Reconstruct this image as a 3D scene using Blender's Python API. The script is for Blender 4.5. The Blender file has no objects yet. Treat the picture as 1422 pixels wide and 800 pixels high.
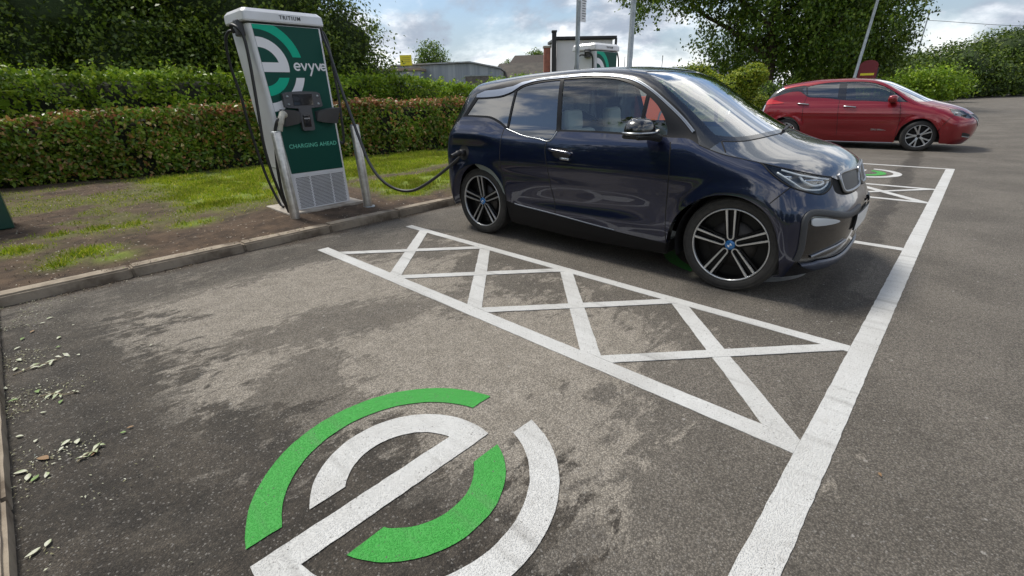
import bpy, bmesh, math, random
import numpy as np
from mathutils import Vector, Matrix
from mathutils.geometry import delaunay_2d_cdt
rng=np.random.default_rng(7); random.seed(7)
SC=bpy.context.scene; COL=SC.collection
R=math.radians
BA=R(46.1); BX=np.array([math.cos(BA),math.sin(BA),0.]); BY=np.array([-math.sin(BA),math.cos(BA),0.]); BO=np.array([1.946,2.333,0.])
def bw(x,y,z=0.):                       # bay frame (along the thick line, towards the kerb) to world
    return BO+BX*x+BY*y+np.array([0,0,z])
# ------------------------------------------------------------------ objects
def tag(o,label=None,cat=None,group=None,kind=None):
    if label:o['label']=label
    if cat:o['category']=cat
    if group:o['group']=group
    if kind:o['kind']=kind
    return o
def empty(name,loc,rz=0.):
    o=bpy.data.objects.new(name,None);COL.objects.link(o);o.location=Vector([float(v) for v in loc]);o.rotation_euler=(0,0,rz);o.empty_display_size=.1
    return o
def fastmesh(name,V,Fq,smooth=False,normals=None):
    V=np.asarray(V,np.float32);me=bpy.data.meshes.new(name)
    if isinstance(Fq,np.ndarray):
        n,k=Fq.shape;li=Fq.ravel().astype(np.int32);ls=np.arange(0,n*k,k,dtype=np.int32)
    else:
        n=len(Fq);li=np.array([i for f in Fq for i in f],np.int32);L=np.array([len(f) for f in Fq]);ls=np.concatenate([[0],np.cumsum(L)[:-1]]).astype(np.int32)
    me.vertices.add(len(V));me.vertices.foreach_set('co',V.ravel())
    me.loops.add(len(li));me.loops.foreach_set('vertex_index',li)
    me.polygons.add(n);me.polygons.foreach_set('loop_start',ls)
    me.update(calc_edges=True)
    if smooth: me.polygons.foreach_set('use_smooth',np.ones(n,bool))
    if normals is not None: me.normals_split_custom_set_from_vertices([tuple(map(float,v)) for v in normals])
    return me
def obj(name,me,mat=None,parent=None,loc=None,rz=None):
    o=bpy.data.objects.new(name,me)
    if mat is not None:
        for m in (mat if isinstance(mat,list) else [mat]): me.materials.append(m)
    COL.objects.link(o)
    if parent is not None:o.parent=parent
    if loc is not None:o.location=Vector([float(v) for v in loc])
    if rz is not None:o.rotation_euler=(0,0,rz)
    return o
class MB:
    """collects shapes into one mesh"""
    def __init__(s): s.V=[];s.F=[];s.M=[];s.S=[];s.n=0
    def add(s,V,F,m=0,smooth=False):
        V=np.asarray(V,float);s.V.append(V)
        for f in F: s.F.append(tuple(int(i)+s.n for i in f));s.M.append(m);s.S.append(smooth)
        s.n+=len(V)
    def bm(s,bm,m=0,smooth=False):
        bm.verts.ensure_lookup_table();bm.verts.index_update()
        s.add([v.co[:] for v in bm.verts],[[v.index for v in f.verts] for f in bm.faces],m,smooth);bm.free()
    def box(s,c,d,m=0,bev=0.,rot=None,seg=2):
        bm=bmesh.new();bmesh.ops.create_cube(bm,size=1.)
        for v in bm.verts: v.co=Vector((v.co.x*d[0],v.co.y*d[1],v.co.z*d[2]))
        if bev>0: bmesh.ops.bevel(bm,geom=bm.edges[:],offset=bev,segments=seg,affect='EDGES',profile=.5)
        M=Matrix.Translation(Vector([float(k) for k in c]))
        if rot is not None: M=M@rot
        bmesh.ops.transform(bm,matrix=M,verts=bm.verts);s.bm(bm,m,False);return s
    def tube(s,P,r,n=10,m=0,cap=True,smooth=True):
        P=np.asarray(P,float);k=len(P);r=np.broadcast_to(r,(k,)) if np.ndim(r)<=1 else r
        T=np.gradient(P,axis=0);T/=np.linalg.norm(T,axis=1,keepdims=True)+1e-9
        up=np.array([0,0,1.]) if abs(T[0][2])<.9 else np.array([1.,0,0])
        a=np.cross(T[0],up);a/=np.linalg.norm(a);V=[]
        for i in range(k):
            a=a-T[i]*(a@T[i]);a/=np.linalg.norm(a)+1e-9;b=np.cross(T[i],a)
            th=np.arange(n)*2*math.pi/n
            V.append(P[i]+r[i]*(np.cos(th)[:,None]*a+np.sin(th)[:,None]*b))
        V=np.concatenate(V);F=[]
        for i in range(k-1):
            for j in range(n):
                j2=(j+1)%n;F.append((i*n+j,i*n+j2,(i+1)*n+j2,(i+1)*n+j))
        s.add(V,F,m,smooth)
        if cap:
            s.F.append(tuple(s.n-len(V)+j for j in range(n))[::-1]);s.M.append(m);s.S.append(False)
            s.F.append(tuple(s.n-n+j for j in range(n)));s.M.append(m);s.S.append(False)
        return s
    def lathe(s,prof,n=48,m=0,axis='z',c=(0,0,0),smooth=True,closed=False):
        prof=np.asarray(prof,float);k=len(prof);V=[]
        for j in range(n):
            t=2*math.pi*j/n;ct,st=math.cos(t),math.sin(t)
            for r_,h in prof:
                p=(r_*ct,r_*st,h) if axis=='z' else (r_*ct,h,r_*st)
                V.append((p[0]+c[0],p[1]+c[1],p[2]+c[2]))
        F=[]
        kk=k if closed else k-1
        for j in range(n):
            j2=(j+1)%n
            for i in range(kk):
                i2=(i+1)%k;f=(j*k+i,j2*k+i,j2*k+i2,j*k+i2)
                F.append(f if axis=='z' else f[::-1])
        s.add(V,F,m,smooth);return s
    def prism(s,pts,y0,y1,m=0,plane='xz'):
        n=len(pts);V=[]
        for h in (y0,y1):
            for p in pts:
                V.append((p[0],h,p[1]) if plane=='xz' else ((p[0],p[1],h) if plane=='xy' else (h,p[0],p[1])))
        F=[tuple(range(n)),tuple(range(2*n-1,n-1,-1))]
        for i in range(n):
            j=(i+1)%n;F.append((i,i+n,j+n,j))
        s.add(V,F,m,False);return s
    def build(s,name,mat,parent=None,loc=None,rz=None,fixn=False):
        V=np.concatenate(s.V);me=fastmesh(name,V,s.F)
        me.polygons.foreach_set('material_index',np.array(s.M,np.int32));me.polygons.foreach_set('use_smooth',np.array(s.S,bool))
        if fixn:
            bm=bmesh.new();bm.from_mesh(me);bmesh.ops.recalc_face_normals(bm,faces=bm.faces);bm.to_mesh(me);bm.free()
        me.update();return obj(name,me,mat,parent,loc,rz)
def cr(P,n=8,closed=False):
    P=np.asarray(P,float);k=len(P);out=[]
    rngk=range(k) if closed else range(k-1)
    for i in rngk:
        p0=P[(i-1)%k] if closed or i>0 else 2*P[0]-P[1];p1=P[i];p2=P[(i+1)%k];p3=P[(i+2)%k] if closed or i+2<k else 2*P[-1]-P[-2]
        for j in range(n):
            t=j/n;out.append(.5*((2*p1)+(-p0+p2)*t+(2*p0-5*p1+4*p2-p3)*t*t+(-p0+3*p1-3*p2+p3)*t**3))
    if not closed: out.append(P[-1])
    return np.array(out)
def dens(P,st=.02,closed=False):
    P=np.asarray(P,float);out=[];k=len(P)
    for i in range(k if closed else k-1):
        a,b=P[i],P[(i+1)%k];n=max(1,int(math.ceil(np.linalg.norm(b-a)/st)))
        for j in range(n): out.append(a+(b-a)*j/n)
    if not closed: out.append(P[-1])
    return np.array(out)
def inside(Q,loops):
    Q=np.asarray(Q,float);c=np.zeros(len(Q),bool)
    for L in loops:
        L=np.asarray(L);A=L;B_=np.roll(L,-1,axis=0)
        for a,b in zip(A,B_):
            if a[1]==b[1]: continue
            k=((a[1]>Q[:,1])!=(b[1]>Q[:,1]))
            c^=k&(Q[:,0]<(b[0]-a[0])*(Q[:,1]-a[1])/(b[1]-a[1])+a[0])
    return c
def triangulate(loops,grid):
    """triangles of a 2D region (even-odd loops), with grid points inside"""
    allp=np.concatenate(loops);lo=allp.min(0);hi=allp.max(0)
    gx=np.arange(lo[0]+grid/2,hi[0],grid);gy=np.arange(lo[1]+grid/2,hi[1],grid)
    G=np.array([(x+(grid/2 if j%2 else 0),y) for j,y in enumerate(gy) for x in gx]) if len(gx) and len(gy) else np.zeros((0,2))
    if len(G):
        G=G[inside(G,loops)]
        if len(G):
            keep=np.ones(len(G),bool)
            for i in range(0,len(allp),256):
                d=np.linalg.norm(G[:,None]-allp[None,i:i+256],axis=2).min(1);keep&=d>grid*.45
            G=G[keep]
    V=[Vector(p) for p in allp];E=[];o=0
    for L in loops:
        n=len(L);E+=[(o+i,o+(i+1)%n) for i in range(n)];o+=n
    V+=[Vector(p) for p in G]
    r=delaunay_2d_cdt(V,E,[],0,1e-6)
    ov=np.array([v[:] for v in r[0]]);F=np.array([f for f in r[2] if len(f)==3])
    c=ov[F].mean(1);F=F[inside(c,loops)]
    a=ov[F];ar=(a[:,1,0]-a[:,0,0])*(a[:,2,1]-a[:,0,1])-(a[:,2,0]-a[:,0,0])*(a[:,1,1]-a[:,0,1])
    F[ar<0]=F[ar<0][:,::-1]
    return ov,F
# ------------------------------------------------------------------ materials
def mat(name,col=(.5,.5,.5),rough=.6,metal=0.,coat=0.,crough=.03,emit=None,estr=1.,spec=.5,bump=None,var=None,cior=1.5):
    m=bpy.data.materials.new(name);m.use_nodes=True;n=m.node_tree.nodes;l=m.node_tree.links;b=n['Principled BSDF']
    b.inputs['Base Color'].default_value=(*col,1);b.inputs['Roughness'].default_value=rough;b.inputs['Metallic'].default_value=metal
    b.inputs['Coat Weight'].default_value=coat;b.inputs['Coat Roughness'].default_value=crough;b.inputs['Specular IOR Level'].default_value=spec;b.inputs['Coat IOR'].default_value=cior
    if emit: b.inputs['Emission Color'].default_value=(*emit,1);b.inputs['Emission Strength'].default_value=estr
    tc=None
    def noise(scale,detail=6,rough_=.6):
        nonlocal tc
        if tc is None: tc=n.new('ShaderNodeTexCoord')
        t=n.new('ShaderNodeTexNoise');t.inputs['Scale'].default_value=scale;t.inputs['Detail'].default_value=detail;t.inputs['Roughness'].default_value=rough_
        l.new(tc.outputs['Object'],t.inputs['Vector']);return t
    if var:  # (scale, color2, lo, hi [,rough2])
        t=noise(var[0]);r=n.new('ShaderNodeMapRange');r.inputs[1].default_value=var[2];r.inputs[2].default_value=var[3];l.new(t.outputs['Fac'],r.inputs[0])
        x=n.new('ShaderNodeMix');x.data_type='RGBA';x.inputs[6].default_value=(*col,1);x.inputs[7].default_value=(*var[1],1);l.new(r.outputs[0],x.inputs[0]);l.new(x.outputs[2],b.inputs['Base Color'])
        if len(var)>4:
            y=n.new('ShaderNodeMapRange');y.inputs[1].default_value=0;y.inputs[2].default_value=1;y.inputs[3].default_value=rough;y.inputs[4].default_value=var[4];l.new(r.outputs[0],y.inputs[0]);l.new(y.outputs[0],b.inputs['Roughness'])
    if bump:
        t=noise(bump[0]);u=n.new('ShaderNodeBump');u.inputs['Strength'].default_value=bump[1];u.inputs['Distance'].default_value=bump[2] if len(bump)>2 else .01
        l.new(t.outputs['Fac'],u.inputs['Height']);l.new(u.outputs['Normal'],b.inputs['Normal'])
    return m
def glassmat(name,tint,refl=1.0,rough=0.0,add=.02):
    m=bpy.data.materials.new(name);m.use_nodes=True;n=m.node_tree.nodes;l=m.node_tree.links;n.remove(n['Principled BSDF']);o=n['Material Output']
    t=n.new('ShaderNodeBsdfTransparent');t.inputs[0].default_value=(*tint,1);g=n.new('ShaderNodeBsdfGlossy');g.inputs['Roughness'].default_value=rough;g.inputs[0].default_value=(1,1,1,1)
    f=n.new('ShaderNodeFresnel');f.inputs[0].default_value=1.52;k=n.new('ShaderNodeMath');k.operation='MULTIPLY_ADD';k.inputs[1].default_value=1.5*refl;k.inputs[2].default_value=add;k.use_clamp=True
    l.new(f.outputs[0],k.inputs[0]);gm=n.new('ShaderNodeNewGeometry');bf=n.new('ShaderNodeMix');bf.inputs[3].default_value=.06;l.new(gm.outputs['Backfacing'],bf.inputs[0]);l.new(k.outputs[0],bf.inputs[2]);x=n.new('ShaderNodeMixShader');l.new(bf.outputs[0],x.inputs[0]);l.new(t.outputs[0],x.inputs[1]);l.new(g.outputs[0],x.inputs[2]);l.new(x.outputs[0],o.inputs[0])
    return m
def leafmat(name,cols,rough=.45,trans=.3):
    """cols: list of (pos,color) ramp picked at random for every single leaf"""
    m=bpy.data.materials.new(name);m.use_nodes=True;n=m.node_tree.nodes;l=m.node_tree.links;b=n['Principled BSDF'];o=n['Material Output']
    g=n.new('ShaderNodeNewGeometry');r=n.new('ShaderNodeValToRGB');e=r.color_ramp.elements
    while len(e)>2: e.remove(e[-1])
    for i,(p,c) in enumerate(cols):
        if i<2: e[i].position=p;e[i].color=(*c,1)
        else: q=e.new(p);q.color=(*c,1)
    l.new(g.outputs['Random Per Island'],r.inputs[0])
    tc=n.new('ShaderNodeTexCoord');t=n.new('ShaderNodeTexNoise');t.inputs['Scale'].default_value=1.3;t.inputs['Detail'].default_value=3;l.new(tc.outputs['Object'],t.inputs['Vector'])
    h=n.new('ShaderNodeHueSaturation');mr=n.new('ShaderNodeMapRange');mr.inputs[1].default_value=.35;mr.inputs[2].default_value=.65;mr.inputs[3].default_value=.7;mr.inputs[4].default_value=1.3
    l.new(t.outputs['Fac'],mr.inputs[0]);l.new(mr.outputs[0],h.inputs['Value']);l.new(r.outputs[0],h.inputs['Color'])
    l.new(h.outputs[0],b.inputs['Base Color']);b.inputs['Roughness'].default_value=rough;b.inputs['Specular IOR Level'].default_value=.35
    if trans>0:
        tr=n.new('ShaderNodeBsdfTranslucent');l.new(h.outputs[0],tr.inputs[0]);x=n.new('ShaderNodeMixShader');x.inputs[0].default_value=trans
        l.new(b.outputs[0],x.inputs[1]);l.new(tr.outputs[0],x.inputs[2]);l.new(x.outputs[0],o.inputs[0])
    return m
def text_mesh(txt,size,align='CENTER',ext=.0,bold=0.,spacing=1.):
    cu=bpy.data.curves.new('t',type='FONT');cu.body=txt;cu.size=size;cu.align_x=align;cu.extrude=ext;cu.offset=bold;cu.resolution_u=4;cu.space_character=spacing
    ob=bpy.data.objects.new('t',cu);COL.objects.link(ob);dg=bpy.context.evaluated_depsgraph_get();dg.update()
    me=bpy.data.meshes.new_from_object(ob.evaluated_get(dg));bpy.data.objects.remove(ob);bpy.data.curves.remove(cu);return me
def copy_tree(o,parent=None):
    c=o.copy();COL.objects.link(c);c.parent=parent
    for ch in list(o.children): copy_tree(ch,c)
    return c
# ------------------------------------------------------------------ smooth car bodies
def pchip(xs,ys,x):
    xs=np.array(xs,float);ys=np.array(ys,float);h=np.diff(xs);d=np.diff(ys)/h
    m=np.zeros(len(xs));m[0]=d[0];m[-1]=d[-1]
    for i in range(1,len(xs)-1):
        if d[i-1]*d[i]>0:
            w1=2*h[i]+h[i-1];w2=h[i]+2*h[i-1];m[i]=(w1+w2)/(w1/d[i-1]+w2/d[i])
    i=np.clip(np.searchsorted(xs,x)-1,0,len(h)-1);t=np.clip((x-xs[i])/h[i],0,1)
    return ys[i]*(2*t**3-3*t**2+1)+h[i]*m[i]*(t**3-2*t**2+t)+ys[i+1]*(3*t**2-2*t**3)+h[i]*m[i+1]*(t**3-t**2)
class Tab:
    def __init__(s,pts,sig=.025,st=.002):
        pts=sorted(pts);xs=[p[0] for p in pts];ys=[p[1] for p in pts]
        s.x=np.arange(xs[0]-.3,xs[-1]+.3,st);y=pchip(xs,ys,np.clip(s.x,xs[0],xs[-1]))
        n=int(3*sig/st);k=np.exp(-.5*(np.arange(-n,n+1)*st/sig)**2);k/=k.sum()
        s.y=np.convolve(np.pad(y,n,mode='edge'),k,mode='valid');s.g=np.gradient(s.y,st)
    def __call__(s,x): return np.interp(x,s.x,s.y)
    def d(s,x): return np.interp(x,s.x,s.g)
def smax(a,b,k):
    h=np.maximum(k-np.abs(a-b),0)/k
    return np.maximum(a,b)+h*h*h*k/6
class Surf:
    """a car skin as an implicit surface: side profile, plan shape and cross-section, blended"""
    def __init__(s,T,XF,XR,W,kf,kr,crown,k=(.10,.12),arch=None,sculpt=None):
        s.T=Tab(T);s.XF=Tab(XF);s.XR=Tab(XR);s.W=Tab(W);s.kf=kf;s.kr=kr;s.cr=crown;s.k=k;s.arch=arch;s.sculpt=sculpt
    def F(s,P,off=0.):
        x,y,z=P[...,0],np.abs(P[...,1]),P[...,2];q=np.clip(y/.88,0,1.4)
        xs=x+np.where(x>0,s.kf*q**3*np.clip(x,0,1),-s.kr*q**3*np.clip(-x,0,1));zs=z+s.cr*y*y
        a=(zs-s.T(xs))/np.sqrt(1+np.minimum(s.T.d(xs),3)**2)
        b=(xs-s.XF(z))/np.sqrt(1+s.XF.d(z)**2);c=(s.XR(z)-xs)/np.sqrt(1+s.XR.d(z)**2);w=s.W(z)
        if s.arch:
            for (cx,cz,R_) in s.arch:
                r=np.hypot(x-cx,z-cz);w=w+.016*np.exp(-((r-R_)/.06)**2)*np.clip((z-.2)/.1,0,1)
        if s.sculpt: w=w+s.sculpt(x,z)
        e=(y-w)/np.sqrt(1+s.W.d(z)**2)
        return smax(smax(smax(a,b,s.k[0]),c,s.k[0]),e,s.k[1])-off
    def N(s,P,h=.003):
        g=np.stack([s.F(P+np.eye(3)[i]*h)-s.F(P-np.eye(3)[i]*h) for i in range(3)],-1)
        return g/np.maximum(np.linalg.norm(g,axis=-1,keepdims=True),1e-9)
    def march(s,O,D,tmax,off=0.,n=110):
        k=len(O);lo=np.zeros(k);hit=np.zeros(k,bool);hi=np.full(k,tmax);prev=np.zeros(k)
        for i in range(1,n+1):
            t=np.full(k,tmax*i/n);f=s.F(O+D*t[:,None],off);new=(~hit)&(f<0);lo[new]=prev[new];hi[new]=t[new];hit|=new;prev=t
        for _ in range(20):
            m=(lo+hi)/2;ins=s.F(O+D*m[:,None],off)<0;hi=np.where(ins,m,hi);lo=np.where(ins,lo,m)
        return O+D*hi[:,None]
PROJ={'side':(np.array([1.,0,0]),np.array([0,0,1.]),np.array([0,1.,0]),1.3,1.28),
      'top':(np.array([1.,0,0]),np.array([0,1.,0]),np.array([0,0,-1.]),2.,1.9),
      'front':(np.array([0,1.,0]),np.array([0,0,1.]),np.array([-1.,0,0]),2.8,2.7),
      'rear':(np.array([0,-1.,0]),np.array([0,0,1.]),np.array([1.,0,0]),2.8,2.7)}
def obl(name,d):
    d=np.array(d,float);d/=np.linalg.norm(d);u=np.cross(d,[0,0,1.]);u/=np.linalg.norm(u);v=np.cross(u,d)
    PROJ[name]=(u,v,d,3.2,3.6)
obl('ofront',(-1,.8,-.25));obl('orear',(1,.8,-.25))
def lift(S,P2,proj,off=0.):
    u,v,d,back,tm=PROJ[proj];P2=np.asarray(P2,float)
    O=P2[:,:1]*u+P2[:,1:2]*v-d*back
    return S.march(O,np.tile(d,(len(O),1)),tm,off,160 if proj[0]=='o' else 100)
def flat(P3,proj):
    u,v,d,_,_=PROJ[proj];P3=np.asarray(P3,float);return np.stack([P3@u,P3@v],-1)
def cat(*a):
    out=[]
    for q in a:
        for p in np.asarray(q,float).reshape(-1,2):
            if not out or np.linalg.norm(out[-1]-p)>1e-4: out.append(p)
    if np.linalg.norm(out[0]-out[-1])<1e-4: out.pop()
    return np.array(out)
def s3(S,pts,st=.02): return lift(S,dens(pts,st),'side')
def t3(S,pts,st=.02): return lift(S,dens(pts,st),'top')
def f3(S,pts,st=.02): return lift(S,dens(pts,st),'front')
def mir(P): return P*np.array([1,-1,1.])
def panel_mesh(name,S,loops3,proj,off=0.,grid=.03,flange=.015,mirror=False,fl_y=0.,recess=None):
    loops=[flat(L,proj) for L in loops3];V2,F=triangulate(loops,grid)
    P=lift(S,V2,proj,off);N=S.N(P);u,v,d,_,_=PROJ[proj]
    # triangle orientation: make geometric normal point outward
    a=P[F];g=np.cross(a[:,1]-a[:,0],a[:,2]-a[:,0]).sum(0)
    gn=np.einsum('ij,ij->i',np.cross(a[:,1]-a[:,0],a[:,2]-a[:,0]),N[F[:,0]])
    F=np.where((gn<0)[:,None],F[:,::-1],F)
    VV=[P];NN=[N];FF=[F.tolist()];n=len(P)
    if flange>0:
        for L2,L3 in zip(loops,loops3):
            Q=lift(S,L2,proj,off);Nq=S.N(Q);inn=Q-Nq*flange
            if fl_y: inn=Q+np.array([0,1,0])*fl_y*np.where(S.N(Q)[:,1:2]<-.3,1,0)-Nq*.004
            k=len(Q);VV+= [Q,inn];NN+=[Nq,Nq];FF.append([(n+i,n+(i+1)%k,n+k+(i+1)%k,n+k+i) for i in range(k)]);n+=2*k
    V=np.concatenate(VV);N=np.concatenate(NN);Fa=[tuple(f) for q in FF for f in q]
    if mirror: V=V*np.array([1,-1,1]);N=N*np.array([1,-1,1]);Fa=[f[::-1] for f in Fa]
    return V,N,Fa
def panel(name,S,loops3,proj,m,parent,off=0.,grid=.03,flange=.015,both='pair',fl_y=0.):
    """both: 'pair' two objects (near and far side), 'join' one object made of both halves, 'one' as given"""
    out=[]
    V,N,F=panel_mesh(name,S,loops3,proj,off,grid,flange,False,fl_y)
    par=parent if isinstance(parent,(list,tuple)) else [parent,parent]
    if both=='one': return [obj(name,fastmesh(name,V,F,True,N),m,par[0])]
    V2=V*np.array([1,-1,1]);N2=N*np.array([1,-1,1]);F2=[f[::-1] for f in F]
    if both=='join':
        k=len(V);return [obj(name,fastmesh(name,np.concatenate([V,V2]),F+[tuple(i+k for i in f) for f in F2],True,np.concatenate([N,N2])),m,par[0])]
    return [obj(name,fastmesh(name,V,F,True,N),m,par[0]),obj(name,fastmesh(name,V2,F2,True,N2),m,par[1])]
def ribbon(S,P3,w,off,flip=False,w2=None):
    """strip of width w following a line on the skin, slightly proud of it, with thin edges"""
    P=np.asarray(P3,float);N=S.N(P);T=np.gradient(P,axis=0);T/=np.linalg.norm(T,axis=1,keepdims=True)+1e-9
    B=np.cross(N,T);w=np.broadcast_to(w,(len(P),))[:,None]
    rows=[P-B*w/2-N*.003,P-B*w/2+N*off*.7,P-B*w*.25+N*off,P+B*w*.25+N*off,P+B*w/2+N*off*.7,P+B*w/2-N*.003];k=len(P);V=np.concatenate(rows);F=[]
    for r in range(5):
        for i in range(k-1): F.append((r*k+i,r*k+i+1,(r+1)*k+i+1,(r+1)*k+i))
    return V,F
def ribbons(name,S,lines,w,off,m,parent,mirror=True,pair=False):
    """one strip object per line and side; lines that reach the centre are joined with their mirror image"""
    par=parent if isinstance(parent,(list,tuple)) else [parent,parent];out=[]
    for L in lines:
        V,F=ribbon(S,L,w,off);V2=V*np.array([1,-1,1]);F2=[f[::-1] for f in F];cen=min(abs(L[0][1]),abs(L[-1][1]))<.01
        a=MB();a.add(V,F,0,True)
        if mirror and cen: a.add(V2,F2,0,True)
        out.append(a.build(name,m,par[0]))
        if mirror and not cen: c=MB();c.add(V2,F2,0,True);out.append(c.build(name,m,par[1]))
    return out
def make_wheel(parent,cx,cy,R_,rimR,w,sgn,kind,M,steer=0.,spin=0.):
    """wheel centred at (cx,cy,R_), outer face towards sgn*y"""
    def place(o): o.location=(cx,cy,R_);o.rotation_euler=(0,0,steer);return o
    o=sgn
    b=MB();b.lathe([(rimR*.99,-w*.45*o),(rimR*.96,-w*.42*o),(rimR*.93,0),(rimR*.95,w*.36*o),(rimR*.97,w*.40*o)],64,0,'y')
    b.lathe([(0.001,w*.02*o),(rimR*.93,w*.0*o)],32,0,'y');b.lathe([(.0001,w*.34*o),(.05,w*.34*o),(.055,w*.30*o),(.055,-.02*o)],24,0,'y')
    wh=place(b.build('wheel',M['rimdark'],parent))
    prof=[(rimR*.975,w*.40*o),(rimR*1.0,w*.455*o),(rimR*1.05,w*.49*o),(rimR*1.12,w*.5*o),(R_*.955,w*.47*o),(R_*.985,w*.42*o),(R_,w*.33*o)]
    nz=6
    for i in range(nz+1):
        h=.33-.66*i/nz
        prof.append((R_,w*h*o))
        if i<nz and i%1==0: prof+= [(R_,w*(h-.66/nz*.38)*o),(R_-.006,w*(h-.66/nz*.42)*o),(R_-.006,w*(h-.66/nz*.58)*o),(R_,w*(h-.66/nz*.62)*o)]
    prof+=[(R_*.985,-w*.42*o),(R_*.955,-w*.47*o),(rimR*1.1,-w*.5*o),(rimR,-w*.45*o)]
    t=MB();t.lathe(prof,96,0,'y')
    for k in range(2): # raised ring of the sidewall
        rr=rimR*1.13+.02*k;t.lathe([(rr-.003,w*.5*o),(rr,w*.507*o),(rr+.003,w*.5*o)],64,0,'y')
    t.build('tyre',M['tyre'],wh)
    d=MB();d.lathe([(.06,w*.08*o),(rimR*.62,w*.08*o),(rimR*.62,w*.01*o)],40,0,'y');d.build('brake_disc',M['disc'],wh)
    face=w*.40*o
    lip=MB();lip.lathe([(rimR*.985,w*.395*o),(rimR*.99,w*.47*o),(rimR*.965,w*.475*o),(rimR*.945,w*.44*o),(rimR*.945,w*.35*o)],80,0,'y')
    sp=MB()
    def bar(mb,p,q,w0,w1,y0,y1,th,m=0):
        p=np.array(p);q=np.array(q);t_=(q-p)/np.linalg.norm(q-p);nrm=np.array([-t_[1],t_[0]]);V=[]
        for c,ww,yy in ((p,w0,y0),(q,w1,y1)):
            for s_,dy in ((-1,0),(-.75,.0035*o),(.75,.0035*o),(1,0),(1,-th*o),(-1,-th*o)):
                e=c+nrm*s_*ww/2;V.append((e[0],yy+dy,e[1]))
        F=[(i,(i+1)%6,6+(i+1)%6,6+i) for i in range(6)]+[(5,4,3,2,1,0),(6,7,8,9,10,11)]
        if o<0: F=[f[::-1] for f in F]
        mb.add(V,F,m,False)
    def rot(p,a): return (p[0]*math.cos(a)-p[1]*math.sin(a),p[0]*math.sin(a)+p[1]*math.cos(a))
    dk=MB()
    if kind=='twin':
        for k in range(5):
            a=spin+k*2*math.pi/5
            for s_ in (-1,1):
                bar(lip,rot((.062,.021*s_),a),rot((rimR*.965,.030*s_),a),.0125,.018,face*.80,face*1.05,.012)
                # dark wing beside each spoke
                bar(dk,rot((.05,.034*s_),a),rot((rimR*.94,.050*s_),a),.012,.018,face*.55,face*.6,.02)
            U=[rot((.062-.022*math.cos(q),.021*math.sin(q)),a) for q in np.linspace(-math.pi/2,math.pi/2,9)]
            for i in range(8): bar(lip,U[i],U[i+1],.0115,.0115,face*.80,face*.80,.012)
            bar(dk,rot((.03,0),a),rot((rimR*.95,0),a),.04,.05,face*.4,face*.5,.03)
    else:
        for k in range(5):
            a=spin+k*2*math.pi/5
            bar(lip,rot((.03,0),a),rot((rimR*.45,0),a),.045,.05,face*.85,face*.95,.015)
            for s_ in (-1,1):
                bar(lip,rot((rimR*.40,.012*s_),a),rot((rimR*.96,.052*s_),a),.028,.034,face*.94,face*1.03,.012)
            bar(dk,rot((.05,0),a+math.pi/5),rot((rimR*.94,0),a+math.pi/5),.04,.07,face*.55,face*.6,.02)
    dk.lathe([(.0001,face*.7),(.055,face*.7),(.075,face*.4)],24,0,'y')
    lip.build('rim',M['silver'],wh);dk.build('spoke_backing',M['rimdark'],wh)
    c=MB();c.lathe([(.0001,face*.98),(.030,face*.97),(.036,face*.90),(.036,face*.6)],28,0,'y')
    hc=c.build('hub_cap',M['hub'] if kind=='twin' else M['rimdark'],wh)
    if kind=='twin':
        for q in range(2):
            e=MB();pts=[(0,0)]+[(.016*math.cos(t_),.016*math.sin(t_)) for t_ in np.linspace(q*math.pi,q*math.pi+math.pi/2,7)]
            e.prism(pts,face*.98+.0005*o,face*.98+.002*o);e.build('emblem',M['white'],hc)
    return wh
def seat(parent,x,y,mt,w=.50,h=.62,name='seat',z0=.42,rake=.28):
    b=MB();b.box((x,y,z0),(.52,w,.16),0,.05);sq=b.build(name,mt,parent)
    b=MB();b.box((x-.30-.5*h*rake*.6,y,z0+.05+h/2),(.13,w*.96,h),0,.05,Matrix.Rotation(-rake*.6,4,'Y'));b.build('seat_back',mt,sq)
    b=MB();b.box((x-.36-h*rake*.62,y,z0+.12+h),(.10,.26,.19),0,.04,Matrix.Rotation(-.1,4,'Y'));b.tube([(x-.36-h*rake*.6,y-.06,z0+h-.02),(x-.36-h*rake*.6,y-.06,z0+h+.1)],.008,6);b.tube([(x-.36-h*rake*.6,y+.06,z0+h-.02),(x-.36-h*rake*.6,y+.06,z0+h+.1)],.008,6)
    b.build('headrest',mt,sq);return sq
def arch_liner(parent,cx,R_,M,w0=.50,w1=.845):
    b=MB();th=np.linspace(-.35,math.pi+.35,25)
    for sg in (-1,1):
        V=[];F=[]
        for t in th:
            for yy in (w0,w1 if math.cos(t)*(1 if cx>0 else -1)<.45 else w1-.10): V.append((cx+R_*math.cos(t),sg*yy,.345+R_*math.sin(t)))
        for i in range(24): F.append((2*i,2*i+1,2*i+3,2*i+2))
        c=len(V);V.append((cx,sg*w0,.2));F+=[(2*i,2*i+2,c) for i in range(24)]
        b.add(V,F,0,False)
    return b.build('wheel_arch_liner',M['blackplastic'],parent)
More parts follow.
